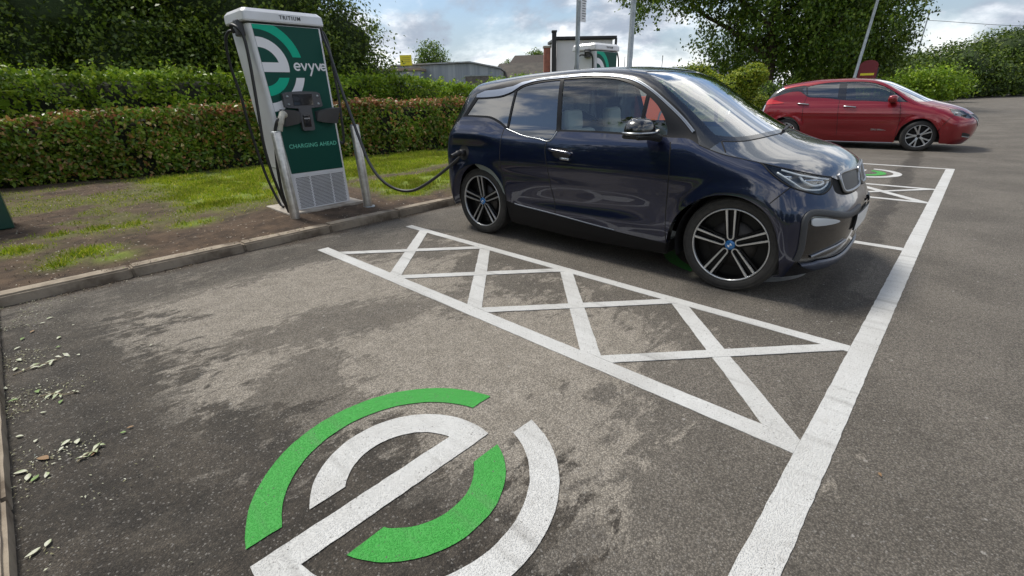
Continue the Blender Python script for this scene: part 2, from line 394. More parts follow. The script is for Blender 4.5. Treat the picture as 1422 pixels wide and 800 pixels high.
# ------------------------------------------------------------------ car materials
def paint(name,col,metal=.4,rough=.35,cior=1.55):
    m=mat(name,col,rough,metal,coat=1.,crough=.015,cior=cior)
    return m
CM=dict(
 navy=paint('navy_paint',(.004,.0088,.036),.55,.30,1.65),black=paint('black_gloss',(.004,.004,.005),.0,.25),bonnet=paint('bonnet_black',(.004,.004,.005),.0,.25,2.7),trimblack=mat('trim_black',(.006,.006,.007),.35,spec=.3),
 tyre=mat('tyre_rubber',(.022,.021,.020),.72,var=(30,(.040,.037,.033),.4,.7),bump=(220,.15,.002)),
 rimdark=mat('wheel_black',(.003,.003,.0035),.45,.0,spec=.25),silver=mat('machined_alloy',(.55,.56,.57),.28,.85,coat=.3),
 sillblue=mat('sill_trim_grey',(.13,.15,.19),.5),kidney=mat('kidney_grey',(.30,.31,.33),.3,.9),lipgrey=mat('lip_grey',(.055,.065,.095),.38,.3,coat=.25,crough=.2),chrome=mat('satin_chrome',(.40,.42,.44),.30,1.),accent=mat('frozen_grey',(.26,.29,.35),.38,.7,coat=.3),
 disc=mat('brake_steel',(.045,.042,.040),.5,.7),hub=mat('hub_blue',(.02,.16,.42),.25,.2,coat=.8),white=mat('emblem_white',(.75,.76,.78),.3),
 blackplastic=mat('dark_plastic',(.012,.012,.013),.55,bump=(300,.1,.001)),greyplastic=mat('grey_plastic',(.040,.042,.046),.5,bump=(400,.12,.001)),sillblack=mat('sill_black',(.007,.007,.008),.5,spec=.2),
 gap=mat('shut_line',(.002,.002,.003),.8),
 glass_side=glassmat('side_glass',(.92,.985,.965),1.1,add=.02),glass_front=glassmat('windscreen_glass',(.88,.98,.955),2.0,add=.06),glass_dark=glassmat('privacy_glass',(.05,.06,.065),1.9,add=.05),
 glass_leaf=glassmat('tinted_glass',(.42,.47,.46),1.6,add=.04),lens=glassmat('lens_glass',(.93,.95,.96),.7,add=0.),lampin=mat('lamp_housing',(.11,.12,.13),.3,.5),lampbright=mat('lamp_reflector',(.75,.77,.80),.12,.9),lampwhite=mat('light_guide',(.50,.53,.56),.25,.1,coat=.6),
 seat=mat('seat_cloth',(.34,.37,.355),.85,bump=(200,.2,.002)),seat_light=mat('seat_light',(.34,.34,.31),.8),dash=mat('dash_plastic',(.22,.25,.24),.6),liner=mat('headlining',(.5,.5,.48),.9),
 plate=mat('plate_white',(.72,.72,.70),.35),red_lens=paint('red_lens',(.55,.01,.008),0,.2),
 red=paint('red_paint',(.215,.0016,.008),.35,.32,1.5),
 paper=mat('paper_notice',(.78,.79,.76),.7))
# ------------------------------------------------------------------ the dark blue electric hatchback
def make_i3():
    S=Surf(T=[(-2.2,1.50),(-1.62,1.52),(-1.5,1.545),(-1.2,1.575),(-.8,1.602),(-.3,1.615),(.1,1.607),(.4,1.575),(.6,1.51),(.8,1.395),(1.0,1.27),(1.2,1.155),(1.38,1.07),(1.5,1.03),(1.65,.985),(1.75,.935),(1.83,.885),(1.9,.84),(2.1,.70)],
     XF=[(.1,1.80),(.2,1.87),(.3,1.92),(.4,1.935),(.55,1.94),(.65,1.92),(.72,1.885),(.84,1.85),(.95,1.84),(1.7,1.84)],
     XR=[(.1,-1.8),(.25,-1.90),(.5,-1.96),(.9,-1.96),(1.0,-1.93),(1.1,-1.87),(1.2,-1.81),(1.4,-1.67),(1.5,-1.60),(1.7,-1.58)],
     W=[(.1,.78),(.25,.835),(.4,.862),(.6,.872),(.8,.875),(.95,.86),(1.03,.838),(1.1,.80),(1.2,.77),(1.35,.72),(1.45,.68),(1.53,.64),(1.7,.57)],
     kf=.30,kr=.22,crown=.10,arch=[(1.285,.345,.39),(-1.285,.345,.39)],
     # hollow of the lower doors and the soft crease above it
     sculpt=lambda x,z:-.020*np.exp(-((z-.52-.06*(x-.2))/.11)**2)*np.exp(-((x-.05)/.62)**4)+.006*np.exp(-((z-.40)/.05)**2)*np.exp(-(x/.8)**4)-.006*np.exp(-((z-.70)/.05)**2)*np.exp(-((x+.1)/.9)**4)+.030*np.exp(-((z-1.06)/.085)**2)/(1+np.exp((x+1.12)/.07))-.012*np.exp(-((z-.90)/.06)**2)/(1+np.exp((x+1.05)/.07)))
    M=CM
    root=empty('electric_hatchback',(1.1919,4.6975,0),R(-42.684))
    tag(root,'dark navy blue electric hatchback parked in the bay and plugged into the charger','car')
    C_=lambda P,n=6:cr(P,n)
    # ---- key lines (x,z seen from the side)
    ROOF=C_([(-1.391,1.417),(-1.268,1.455),(-1.14,1.487),(-.915,1.519),(-.666,1.541),(-.407,1.555),(-.078,1.562),(.199,1.532),(.385,1.487),(.532,1.421),(.672,1.334),(.805,1.237),(.921,1.13)],4)
    BELT=C_([(-1.553,1.197),(-1.43,1.199),(-1.309,1.194),(-1.153,1.186),(-1.026,1.149),(-.93,1.105),(-.884,1.085),(-.769,1.06),(-.652,1.036),(-.477,1.018),(-.375,1.004),(-.325,1.022),(-.292,1.085)],5)
    BELT2=np.array([(-.292,1.085),(-.26,1.092),(.084,1.094),(.342,1.087),(.617,1.085),(.755,1.080)])
    HOOD=C_([(.755,1.080),(.89,1.077),(.978,1.04),(1.133,.990),(1.27,.963),(1.388,.941)],5)
    HOOD2=C_([(1.388,.941),(1.490,.918),(1.616,.887),(1.766,.846)],4)
    ARF=C_([(.815,.20),(.83,.33),(.855,.44),(.913,.552),(1.035,.66),(1.172,.716),(1.308,.723),(1.42,.69),(1.515,.623),(1.575,.53),(1.612,.42),(1.63,.30),(1.635,.20)],5)
    ARR=C_([(-1.665,.28),(-1.64,.42),(-1.569,.587),(-1.47,.685),(-1.36,.735),(-1.25,.752),(-1.13,.735),(-1.02,.69),(-.931,.606),(-.875,.48),(-.854,.36),(-.85,.20)],5)
    SILL=C_([(-.862,.418),(-.668,.383),(-.272,.358),(.122,.325),(.45,.302),(.825,.285)],5)
    DR=C_([(-.372,1.004),(-.385,.94),(-.357,.817),(-.325,.676),(-.29,.533),(-.268,.42),(-.262,.357)],4)
    DQ=C_([(-.93,1.105),(-.939,.976),(-.936,.801),(-.898,.608),(-.865,.47),(-.862,.418)],4)
    DF=C_([(.755,1.080),(.775,1.022),(.783,.970),(.80,.837),(.803,.716),(.806,.5),(.825,.285)],4)
    i_arf=8*5  # (1.515,.623)
    def L(P): return lift(S,dens(P,.022,True),'side')
    def cut(P,lo,hi,ax=0): P=np.asarray(P);return P[(P[:,ax]>=lo-1e-6)&(P[:,ax]<=hi+1e-6)]
    hb=np.argmin(np.hypot(BELT[:,0]+.93,BELT[:,1]-1.105));hd=np.argmin(np.hypot(BELT[:,0]+.375,BELT[:,1]-1.004));DR[0]=BELT[hd]
    # ---- doors and side panels
    si=np.argmin(np.hypot(SILL[:,0]+.262,SILL[:,1]-.357));DR[-1]=SILL[si]
    fdoor=panel('front_door',S,[L(cat(DR[::-1],BELT[hd:],BELT2,DF,SILL[si:][::-1]))],'side',M['navy'],root,flange=.03)
    rdoor=panel('rear_door',S,[L(cat(BELT[hb:hd+1],DR,SILL[:si+1][::-1],DQ[::-1]))],'side',M['navy'],root,flange=.03)
    ai=np.argmin(np.hypot(ARF[:,0]-1.515,ARF[:,1]-.623));k0=np.argmin(abs(ARF[:ai,1]-.285))
    fender=cat(DF[::-1][:1],[(ARF[k0,0],.285)],ARF[k0+1:ai+1],[(1.515,.70),(1.601,.805)],[(1.558,.83),(1.469,.887),(1.388,.941)],HOOD[::-1],DF[1:])
    panel('front_wing',S,[L(fender)],'side',M['navy'],root,flange=.05,fl_y=.07)
    kr0=np.argmin(abs(ARR[:,1]-.418)+(ARR[:,0]<-1.2)*9)
    tail=C_([(-1.553,1.197),(-1.64,1.10),(-1.70,1.0),(-1.745,.88),(-1.765,.7),(-1.77,.5),(-1.75,.28)],5)
    quarter=cat(BELT[:hb+1],DQ,[(-.862,.418)],ARR[:kr0][::-1],[(-1.75,.28)],tail[::-1])
    panel('rear_quarter',S,[L(quarter)],'side',M['navy'],root,flange=.05,fl_y=.07)
    sill=cat(SILL,[(.825,.285)],ARF[:k0][::-1],C_([(.815,.20),(.4,.175),(-.2,.17),(-.85,.20)],5),ARR[kr0:][::-1],[(-.862,.418)])
    panel('side_sill',S,[L(sill)],'side',M['sillblack'],root,flange=.05,off=.004)
    # ---- greenhouse frame and glass
    AC=C_([(-1.393,1.382),(-1.25,1.381),(-1.062,1.392),(-.93,1.422),(-.863,1.455),(-.796,1.484),(-.641,1.513),(-.379,1.526),(-.053,1.534),(.212,1.510),(.369,1.472),(.518,1.401),(.661,1.310),(.80,1.210),(.905,1.120)],5)
    g_q=C_([(-1.375,1.368),(-1.25,1.370),(-1.062,1.380),(-.96,1.402),(-.888,1.428),(-.895,1.25),(-.905,1.112),(-1.026,1.168),(-1.153,1.203),(-1.309,1.210),(-1.50,1.212),(-1.505,1.213)],5)
    g_r=C_([(-.868,1.432),(-.79,1.468),(-.64,1.493),(-.50,1.505),(-.385,1.508),(-.345,1.30),(-.312,1.10),(-.335,1.045),(-.385,1.022),(-.477,1.030),(-.652,1.049),(-.769,1.073),(-.875,1.103),(-.872,1.25)],4)
    def sharp(*segs): return cat(*segs)
    g_q=sharp(C_([(-1.375,1.366),(-1.25,1.368),(-1.062,1.378),(-.96,1.402),(-.888,1.428)]),[(-.888,1.428),(-.905,1.112)],C_([(-.905,1.112),(-1.026,1.170),(-1.153,1.205),(-1.309,1.212),(-1.49,1.214)]),[(-1.49,1.214),(-1.375,1.366)])
    g_r=sharp(C_([(-.862,1.432),(-.79,1.466),(-.64,1.493),(-.50,1.504),(-.383,1.509)]),[(-.383,1.509),(-.308,1.105)],C_([(-.308,1.105),(-.33,1.045),(-.385,1.022),(-.477,1.030),(-.652,1.049),(-.769,1.073),(-.88,1.105)]),[(-.88,1.105),(-.862,1.432)])
    g_f=sharp(C_([(-.345,1.511),(-.18,1.515),(-.033,1.515),(.12,1.503),(.23,1.485),(.363,1.442),(.483,1.379)]),[(.483,1.379),(.478,1.100)],[(.478,1.100),(.1,1.108),(-.262,1.106),(-.345,1.511)])
    g_t=sharp(C_([(.508,1.364),(.592,1.303),(.668,1.220),(.712,1.145),(.722,1.098)]),[(.722,1.098),(.508,1.100),(.508,1.364)])
    frame=cat(ROOF,[(.921,1.13),(.978,1.04)],HOOD[:np.argmin(abs(HOOD[:,0]-.978))+1][::-1],BELT2[::-1],BELT[::-1],[(-1.553,1.197),(-1.391,1.417)])
    panel('window_frame',S,[L(frame),L(g_q),L(g_r),L(g_f),L(g_t)],'side',M['trimblack'],root,flange=.02)
    panel('quarter_window',S,[L(g_q)],'side',M['glass_dark'],root,off=-.006,flange=0)
    panel('window_glass',S,[L(g_r)],'side',M['glass_dark'],rdoor,off=-.006,flange=0)
    panel('window_glass',S,[L(g_f)],'side',M['glass_side'],fdoor,off=-.006,flange=0)
    panel('window_glass',S,[L(g_t)],'side',M['glass_side'],fdoor,off=-.006,flange=0)
    # accent band: broad and grey at the back, a bright line over the doors
    k=len(ROOF);mid=np.array([ROOF[min(k-1,int(i))] for i in np.linspace(0,k-1,60)])
    upper=lambda x:np.interp(x,ROOF[:,0],ROOF[:,1])
    band=cat(AC,[(AC[-1][0]+.012,AC[-1][1]+.012)],[(x,max(min(upper(x)-.008,np.interp(x,AC[:,0],AC[:,1])+(.018 if x>-.75 else .018+.045*min(1,(-.75-x)/.25))),np.interp(x,AC[:,0],AC[:,1])+.008)) for x in np.linspace(.905,-1.39,70)])
    panel('roof_accent',S,[lift(S,band,'side')],'side',M['accent'],root,off=.006,flange=.009,grid=.015)
    ribbons('chrome_strip',S,[s3(S,C_([(-.66,1.520),(-.379,1.533),(-.053,1.541),(.212,1.518),(.369,1.480),(.518,1.409),(.661,1.318),(.80,1.218),(.912,1.124)]))],.014,.010,M['chrome'],root,pair=True)
    ribbons('belt_moulding',S,[s3(S,C_([(-.292,1.092),(-.325,1.030),(-.372,1.008),(-.477,1.023),(-.652,1.041),(-.769,1.065),(-.90,1.097)]))],.010,.006,M['chrome'],root,pair=True)
    # ---- roof, windscreen, bonnet (from above)
    RF=s3(S,ROOF,.022);ext=s3(S,[(.921,1.13),(.978,1.04)])
    wb=C_([(1.045,-.712),(1.12,-.655),(1.19,-.57),(1.25,-.42),(1.285,-.22),(1.295,0)],5)
    wa=C_([(.37,-.545),(.47,-.600),(.58,-.634),(.732,-.658),(.861,-.672),(.956,-.690),(1.045,-.712)],4)
    wt=C_([(.50,0),(.49,-.2),(.45,-.4),(.37,-.545)],5)
    def sym(P): P=np.asarray(P,float);return P
    cowl=C_([(1.10,-.735),(1.17,-.67),(1.235,-.58),(1.295,-.42),(1.33,-.22),(1.34,0)],5)
    rr=C_([(-1.391,RF[0][1]),(-1.47,-.6),(-1.53,-.4),(-1.555,-.2),(-1.56,0)],5)
    hl=s3(S,HOOD[np.argmin(abs(HOOD[:,0]-.978)):],.022)
    hstart=hl[0]
    near=np.concatenate([rr[::-1],RF[1:,:2],[hstart[:2]],[(1.05,hl[np.argmin(abs(hl[:,0]-1.05))][1])],cowl])
    full=np.concatenate([near,(near*[1,-1])[::-1][1:-1]])
    wn=np.concatenate([wt,wa[1:],wb[1:]]);wf=np.concatenate([wn,(wn*[1,-1])[::-1][1:-1]])
    T=lambda P:lift(S,P,'top')
    panel('roof',S,[T(full),T(wf)],'top',M['black'],root,both='one',flange=.02,grid=.04)
    panel('windscreen',S,[T(wf)],'top',M['glass_front'],root,both='one',off=-.004,flange=0,grid=.04)
    h2=s3(S,HOOD2,.022)
    i105=np.argmin(abs(hl[:,0]-1.05))
    nose=C_([(h2[-1][0],h2[-1][1]),(1.80,-.46),(1.825,-.36),(1.838,-.2),(1.842,0)],5)
    hn=np.concatenate([(cowl[::-1]),hl[i105:,:2],h2[1:,:2],nose[1:]])
    hf=np.concatenate([hn,(hn*[1,-1])[::-1][1:-1]])
    hood=panel('bonnet',S,[T(hf)],'top',M['bonnet'],root,both='one',flange=.02,grid=.035)[0]
    ribbons('shut_line',S,[t3(S,cowl),t3(S,[(1.10,-.735),(1.16,-.80)])],.010,.0018,M['gap'],root)
    # roof rails of black trim along the roof edge
    # ---- nose: half skins seen obliquely and mirrored
    HLT=[(1.398,-.78,.938),(1.469,-.815,.887),(1.558,-.818,.83),(1.624,-.79,.796),(1.698,-.722,.766),(1.751,-.647,.750),(1.780,-.60,.765),(1.790,-.55,.80),(1.766,-.518,.846)]
    hlow=cr(HLT,4);hlow=np.concatenate([[h2[0]],hlow[1:-1],[h2[-1]]])
    hup=h2[::-1]
    def proj_on(P,proj): return lift(S,flat(P,proj),proj)
    HL=proj_on(np.concatenate([hlow[:-1],hup[:-1]]),'ofront')
    hs=panel('headlight',S,[HL],'ofront',M['lampin'],root,off=-.035,flange=0,grid=.02)
    panel('lens',S,[HL],'ofront',M['lens'],hs,off=.001,flange=.006,grid=.02)
    def inner(path,off): return proj_on(np.array(path,float),'ofront')+S.N(proj_on(np.array(path,float),'ofront'))*off
    for sg,h in ((1,hs[0]),(-1,hs[1])):
        f=np.array([1,sg,1.])
        b=MB();b.tube(inner(cr([(1.50,-.775,.895),(1.60,-.765,.835),(1.665,-.73,.79),(1.735,-.64,.778),(1.765,-.575,.80),(1.765,-.545,.825)],5),-.014)*f,.007,8)
        b.tube(inner(cr([(1.63,-.705,.872),(1.655,-.70,.835),(1.70,-.66,.807),(1.745,-.60,.812),(1.75,-.585,.830)],5),-.016)*f,.0085,8);b.build('light_guide',M['lampwhite'],h)
        b=MB();c=inner([(1.69,-.655,.845)],-.03)[0]*f;b.box(c,(.04,.085,.030),0,.006,Matrix.Rotation(.9*sg*-1,4,'Z'));b.build('reflector',M['lampbright'],h);b=MB();c=inner([(1.735,-.60,.842)],-.028)[0]*f;b.box(c,(.03,.045,.022),0,.005,Matrix.Rotation(.9*-sg,4,'Z'));b.build('reflector',M['lampbright'],h);b=MB()
        c=inner([(1.57,-.75,.872)],-.03)[0]*f;b.box(c,(.05,.02,.03),0,.006,Matrix.Rotation(.4*-sg,4,'Z'));b.build('reflector',M['lampbright'],h)
    ribbons('lamp_rim',S,[np.concatenate([HL,HL[:1]])],.009,.004,M['gap'],root)
    ribbons('lamp_brow',S,[inner([(1.52,-.755,.905),(1.62,-.70,.872),(1.70,-.62,.85),(1.755,-.54,.835)],-.004)],.012,.003,M['lampwhite'],root)
    # bumper skin, blue
    kb=C_([(1.766,-.518,.846),(1.80,-.54,.79),(1.82,-.515,.745),(1.86,-.42,.722),(1.875,-.25,.715),(1.885,-.10,.722),(1.887,0,.735)],5)
    kb=proj_on(kb,'ofront');kb[-1][1]=0
    ins=C_([(1.70,-.80,.19),(1.715,-.785,.30),(1.727,-.775,.40),(1.722,-.785,.52),(1.722,-.788,.60),(1.745,-.745,.642),(1.80,-.66,.635),(1.87,-.52,.605),(1.905,-.40,.592),(1.925,-.22,.606),(1.93,-.10,.625),(1.925,0,.635)],5)
    ins=proj_on(ins,'ofront');ins[-1][1]=0
    arf=s3(S,np.concatenate([[(1.601,.805),(1.515,.70)],ARF[ai:]]),.022)
    hseg=hlow[np.argmin(np.linalg.norm(hlow-np.array([1.558,-.818,.83]),axis=1)):]
    botl=proj_on(dens([(1.62,-.84,.19),(1.70,-.80,.19)]),'ofront')
    bp=np.concatenate([[hseg[0]],arf,botl[1:-1],ins,kb[::-1],hseg[1:-1][::-1]])
    keep=[0]+[i for i in range(1,len(bp)) if np.linalg.norm(bp[i]-bp[i-1])>.004];bp=bp[keep]
    panel('front_bumper',S,[proj_on(bp,'ofront')],'ofront',M['navy'],root,both='join',flange=.0,grid=.028)
    # black insert + grille recess
    low=proj_on(C_([(1.70,-.80,.19),(1.80,-.62,.19),(1.865,-.35,.19),(1.875,0,.19)],5),'ofront');low[-1][1]=0
    ip=np.concatenate([ins,low[::-1][:-1]])
    panel('bumper_insert',S,[proj_on(ip,'ofront')],'ofront',M['black'],root,both='join',flange=0,off=-.006,grid=.03)
    gp_=np.concatenate([kb,proj_on(C_([(1.845,0,.865),(1.845,-.1,.865),(1.838,-.2,.862),(1.825,-.36,.858),(1.80,-.46,.855),(1.766,-.518,.846)],4),'ofront')[:-1]])
    panel('grille_panel',S,[proj_on(gp_,'ofront')],'ofront',M['gap'],root,both='join',flange=0,off=-.008,grid=.02)
    # grey frame around the insert, lip, fog strip
    fr_=np.concatenate([ins[:]]);ribbons('insert_frame',S,[fr_[6:-9]],.045,.012,M['greyplastic'],root,pair=True)
    lipl=proj_on(dens(C_([(1.745,-.745,.285),(1.80,-.63,.262),(1.862,-.42,.245),(1.89,-.2,.24),(1.895,.0,.24)],5),.03),'ofront')
    ribbons('front_lip',S,[lipl],.085*np.clip((np.arange(len(lipl))+1)/8,.12,1),.020,M['lipgrey'],root)
    ribbons('insert_trim',S,[proj_on(C_([(1.78,-.69,.335),(1.83,-.60,.36),(1.885,-.46,.382),(1.91,-.36,.40)],5),'ofront')],.020,.008,M['kidney'],root,pair=True)
    fg=[proj_on(cr([(1.756,-.745,.605),(1.80,-.68,.604),(1.86,-.56,.580),(1.875,-.53,.562),(1.84,-.60,.553),(1.79,-.69,.553),(1.757,-.74,.562)],4,True),'ofront')]
    panel('indicator_lamp',S,fg,'ofront',M['lampwhite'],root,off=.008,flange=.01,grid=.015)
    # kidneys: two rounded frames
    for sg in (-1,1):
        pts=[(.045,.848),(.25,.862),(.40,.858),(.435,.835),(.43,.775),(.40,.742),(.25,.735),(.07,.742),(.045,.775)]
        P=lift(S,cr([(sg*a,b_) for a,b_ in pts],5,True),'front');N=S.N(P);Q=P+N*.002;Q=np.concatenate([Q,Q[:1]])
        b=MB();b.tube(Q,.011,8,0,False)
        k=b.build('grille_frame',M['kidney'],root)
        V,N_,F=panel_mesh('x',S,[P],'front',.001,.03,0);obj('grille_mesh',fastmesh('grille_mesh',V,F,True,N_),M['greyplastic'],k)
    # number plate
    V,N_,F=panel_mesh('x',S,[lift(S,dens([(-.27,.455),(.27,.455),(.27,.57),(-.27,.57)],.02,True),'front')],'front',.012,.04,.012)
    obj('number_plate',fastmesh('number_plate',V,F,True,N_),M['plate'],root)
    # ---- tail: black hatch, lower bumper
    tl=s3(S,tail,.022);ra=t3(S,rr)
    def pr(P): return lift(S,flat(np.asarray(P,float),'orear'),'orear')
    sd=s3(S,[(-1.391,1.417),(-1.553,1.197)],.02)
    cen=f_=lift(S,dens([(0,z) for z in (1.50,1.2,.9,.6,.28)],.03)*[1,1],'rear')
    cen[:,1]=0;bot=lift(S,dens([(.0,.28),(.55,.28),(.74,.28)],.03)[1:-1],'rear')*[1,-1,1]
    bot[:,1]=-abs(bot[:,1])
    hp=np.concatenate([ra[:1],sd[1:],tl[1:],bot[::-1],cen[::-1],ra[::-1][:-1]])
    panel('tailgate',S,[pr(hp)],'orear',M['black'],root,both='join',flange=0,grid=.035)
    tlm=lift(S,flat(np.array([(-1.86,-.52,.98),(-1.80,-.70,.98),(-1.80,-.72,.90),(-1.88,-.50,.90)]),'orear'),'orear')
    panel('tail_light',S,[lift(S,dens(flat(tlm,'orear'),.03,True),'orear')],'orear',M['red_lens'],root,off=.004,flange=.006)
    # ---- shut lines
    ribbons('shut_line',S,[s3(S,DR),s3(S,DF[2:]),s3(S,DQ)],.007,.0012,M['gap'],root)
    ribbons('shut_line',S,[s3(S,[(1.601,.805),(1.515,.70)]),s3(S,HOOD[10:]),s3(S,SILL)],.007,.0012,M['gap'],root)
    ribbons('sill_trim',S,[s3(S,C_([(-.76,.402),(-.668,.392),(-.272,.366),(.122,.334),(.36,.318)]))],.011,.004,M['sillblue'],root,pair=True)
    # charge flap on the right rear quarter, open, with the plug in it (near side only)
    P=lift(S,cr([(-1.46+.075*math.cos(t),.85+.075*math.sin(t)) for t in np.linspace(0,2*math.pi,12,endpoint=False)],3,True),'side')
    V,N_,F=panel_mesh('x',S,[P],'side',.002,.02,.0);port=obj('charge_port',fastmesh('charge_port',V,F,True,N_),M['blackplastic'],root)
    b=MB();b.tube([(-1.46,-.86,.85),(-1.46,-.93,.85)],[.036,.032],16);b.tube(cr([(-1.46,-.92,.85),(-1.462,-.97,.845),(-1.47,-1.03,.825)],5),[.03]*5+[.022]*6,14);b.build('plug',M['blackplastic'],port)
    # door handles, mirror
    for sg,d in ((-1,fdoor[0]),(1,fdoor[1])):
        f=np.array([1,-sg,1.])
        b=MB();b.lathe([(.0001,0),(.035,.004),(.05,.010)],24);hp_=lift(S,np.array([(-.20,.925)]),'side')[0]
        P=lift(S,cr([(-.20+.10*math.cos(t),.915+.045*math.sin(t)) for t in np.linspace(0,2*math.pi,12,endpoint=False)],3,True),'side')
        V,N_,F=panel_mesh('x',S,[P],'side',.0012,.02,0)
        if sg>0: V=V*[1,-1,1];N_=N_*[1,-1,1];F=[q[::-1] for q in F]
        rc=obj('handle_recess',fastmesh('handle_recess',V,F,True,N_),M['gap'],d)
        h=MB();pp=lift(S,np.array([(-.335,.945),(-.30,.943),(-.20,.935),(-.12,.927),(-.085,.915)]),'side')+np.array([0,-.028,0]);pp[0][1]+=.024;pp[-1][1]+=.01
        pp=cr(pp,4)*f;h.tube(pp,.013,10);
        q=lift(S,np.array([(-.20,.875),(-.10,.872)]),'side')+np.array([0,-.012,0]);h.tube(cr(q*f,4),[.012]*5,8,1);h.build('door_handle',[M['navy'],M['chrome']],d)
        m=MB();bm=bmesh.new();bmesh.ops.create_icosphere(bm,subdivisions=4,radius=1.)
        for v in bm.verts:
            x,y,z=v.co;e=.62
            x,y,z=[math.copysign(abs(c)**e,c) for c in (x,y,z)]
            k_=1-.22*max(0,z)-.18*max(0,x);v.co=Vector((x*.085*(1-.15*max(0,z)),y*.125*k_,z*.072*(1-.1*x)))
        for v in list(bm.verts): pass
        m.bm(bm,0,True)
        o=m.build('wing_mirror',M['black'],root);o.location=(.60,-sg*-.985 if False else sg*.985,1.150);o.rotation_euler=(0,0,R(-12*-sg))
        a=MB();a.tube(cr([(.13-.08,-sg*.16,-.075),(.05,-sg*.05,-.055),(.03,sg*.06,-.05)],4),[.028]*9,10);a.box((0,0,-.050),(.155,.235,.036),0,.016);a.build('mirror_foot',M['blackplastic'],o)
        c=MB();c.tube(cr([(.085,-sg*.10,-.026),(.092,0,-.028),(.07,sg*.10,-.026),(0,sg*.131,-.026),(-.07,sg*.118,-.026)],6),.0075,8);c.build('mirror_strip',M['chrome'],o)
    # wiper
    b=MB();b.tube(t3(S,[(1.315,-.02),(1.29,.25),(1.19,.52)],.06)+np.array([0,0,.014]),.006,6);b.tube(t3(S,[(1.335,-.14),(1.32,.0),(1.30,.12)],.05)+np.array([0,0,.014]),.009,6);b.build('wiper',M['blackplastic'],root)
    # ---- cabin
    arch_liner(root,1.285,.395,M);arch_liner(root,-1.285,.405,M)
    b=MB();b.box((0,0,.24),(3.5,1.06,.12),0,.02);b.box((-.01,0,.24),(1.66,1.62,.12),0,.02);b.box((1.72,0,.30),(.2,1.1,.2),0,.02);b.box((-1.72,0,.36),(.3,1.2,.22),0,.02);b.build('underbody',M['blackplastic'],root)
    lin=cat(BELT[:],BELT2,DF[:-1],SILL[::-1],DQ[::-1][:2],[(-1.45,.8)]);panel('door_lining',S,[L(np.array([(-1.45,1.17),(-1.1,1.13),(-.9,1.06),(-.45,.985),(-.28,1.06),(.74,1.06),(.76,.35),(-.85,.40),(-1.45,.8)]))],'side',M['dash'],root,off=-.07,flange=0,grid=.06)
    hn2=np.array([(-1.45,-.5),(-1.0,-.56),(0,-.54),(.3,-.48),(.3,0),(-1.45,0)]);hh=np.concatenate([hn2[:4],(hn2[:4]*[1,-1])[::-1]])
    V,N_,F=panel_mesh('x',S,[lift(S,dens(hh,.06,True),'top',-.03)],'top',-.035,.08,0);obj('headlining',fastmesh('headlining',V,[q[::-1] for q in F],True,-N_),M['liner'],root)
    seat(root,.02,-.36,M['seat']);seat(root,.02,.36,M['seat'])
    seat(root,-.80,-.30,M['seat'],.52,.52,'rear_seat',.46,.2);seat(root,-.80,.30,M['seat'],.52,.52,'rear_seat',.46,.2)
    b=MB();b.box((.98,0,.88),(.46,1.42,.12),0,.05);b.box((.76,0,.82),(.12,1.36,.16),0,.04);b.box((.72,.0,.93),(.03,.26,.14),0,.01);b.build('dashboard',M['dash'],root)
    b=MB();th=np.linspace(0,2*math.pi,33);b.tube([(.56+.06*math.sin(t),-.36+.18*math.cos(t),.90+.17*math.sin(t)) for t in th],.013,8,0,False);b.box((.57,-.36,.90),(.05,.12,.09),0,.02);b.box((.57,-.36,.90),(.02,.34,.03),0,.008);b.tube([(.58,-.36,.9),(.78,-.36,.84)],.025,8);b.build('steering_wheel',M['blackplastic'],root)
    b=MB();b.box((.98,-.22,.995),(.15,.22,.002),0,0,Matrix.Rotation(.5,4,'Y'));b.build('paper_notice',M['paper'],root)
    b=MB();b.box((.60,0,1.38),(.04,.20,.06),0,.02);b.tube([(.60,0,1.40),(.66,0,1.46)],.008,6);b.build('rear_view_mirror',M['blackplastic'],root)
    for cx,sp in ((1.285,R(96)),(-1.285,R(96))):
        for sg in (-1,1): make_wheel(root,cx,sg*.735,.35,.274,.165,sg,'twin',M,spin=sp if sg<0 else .3)
    return root,S
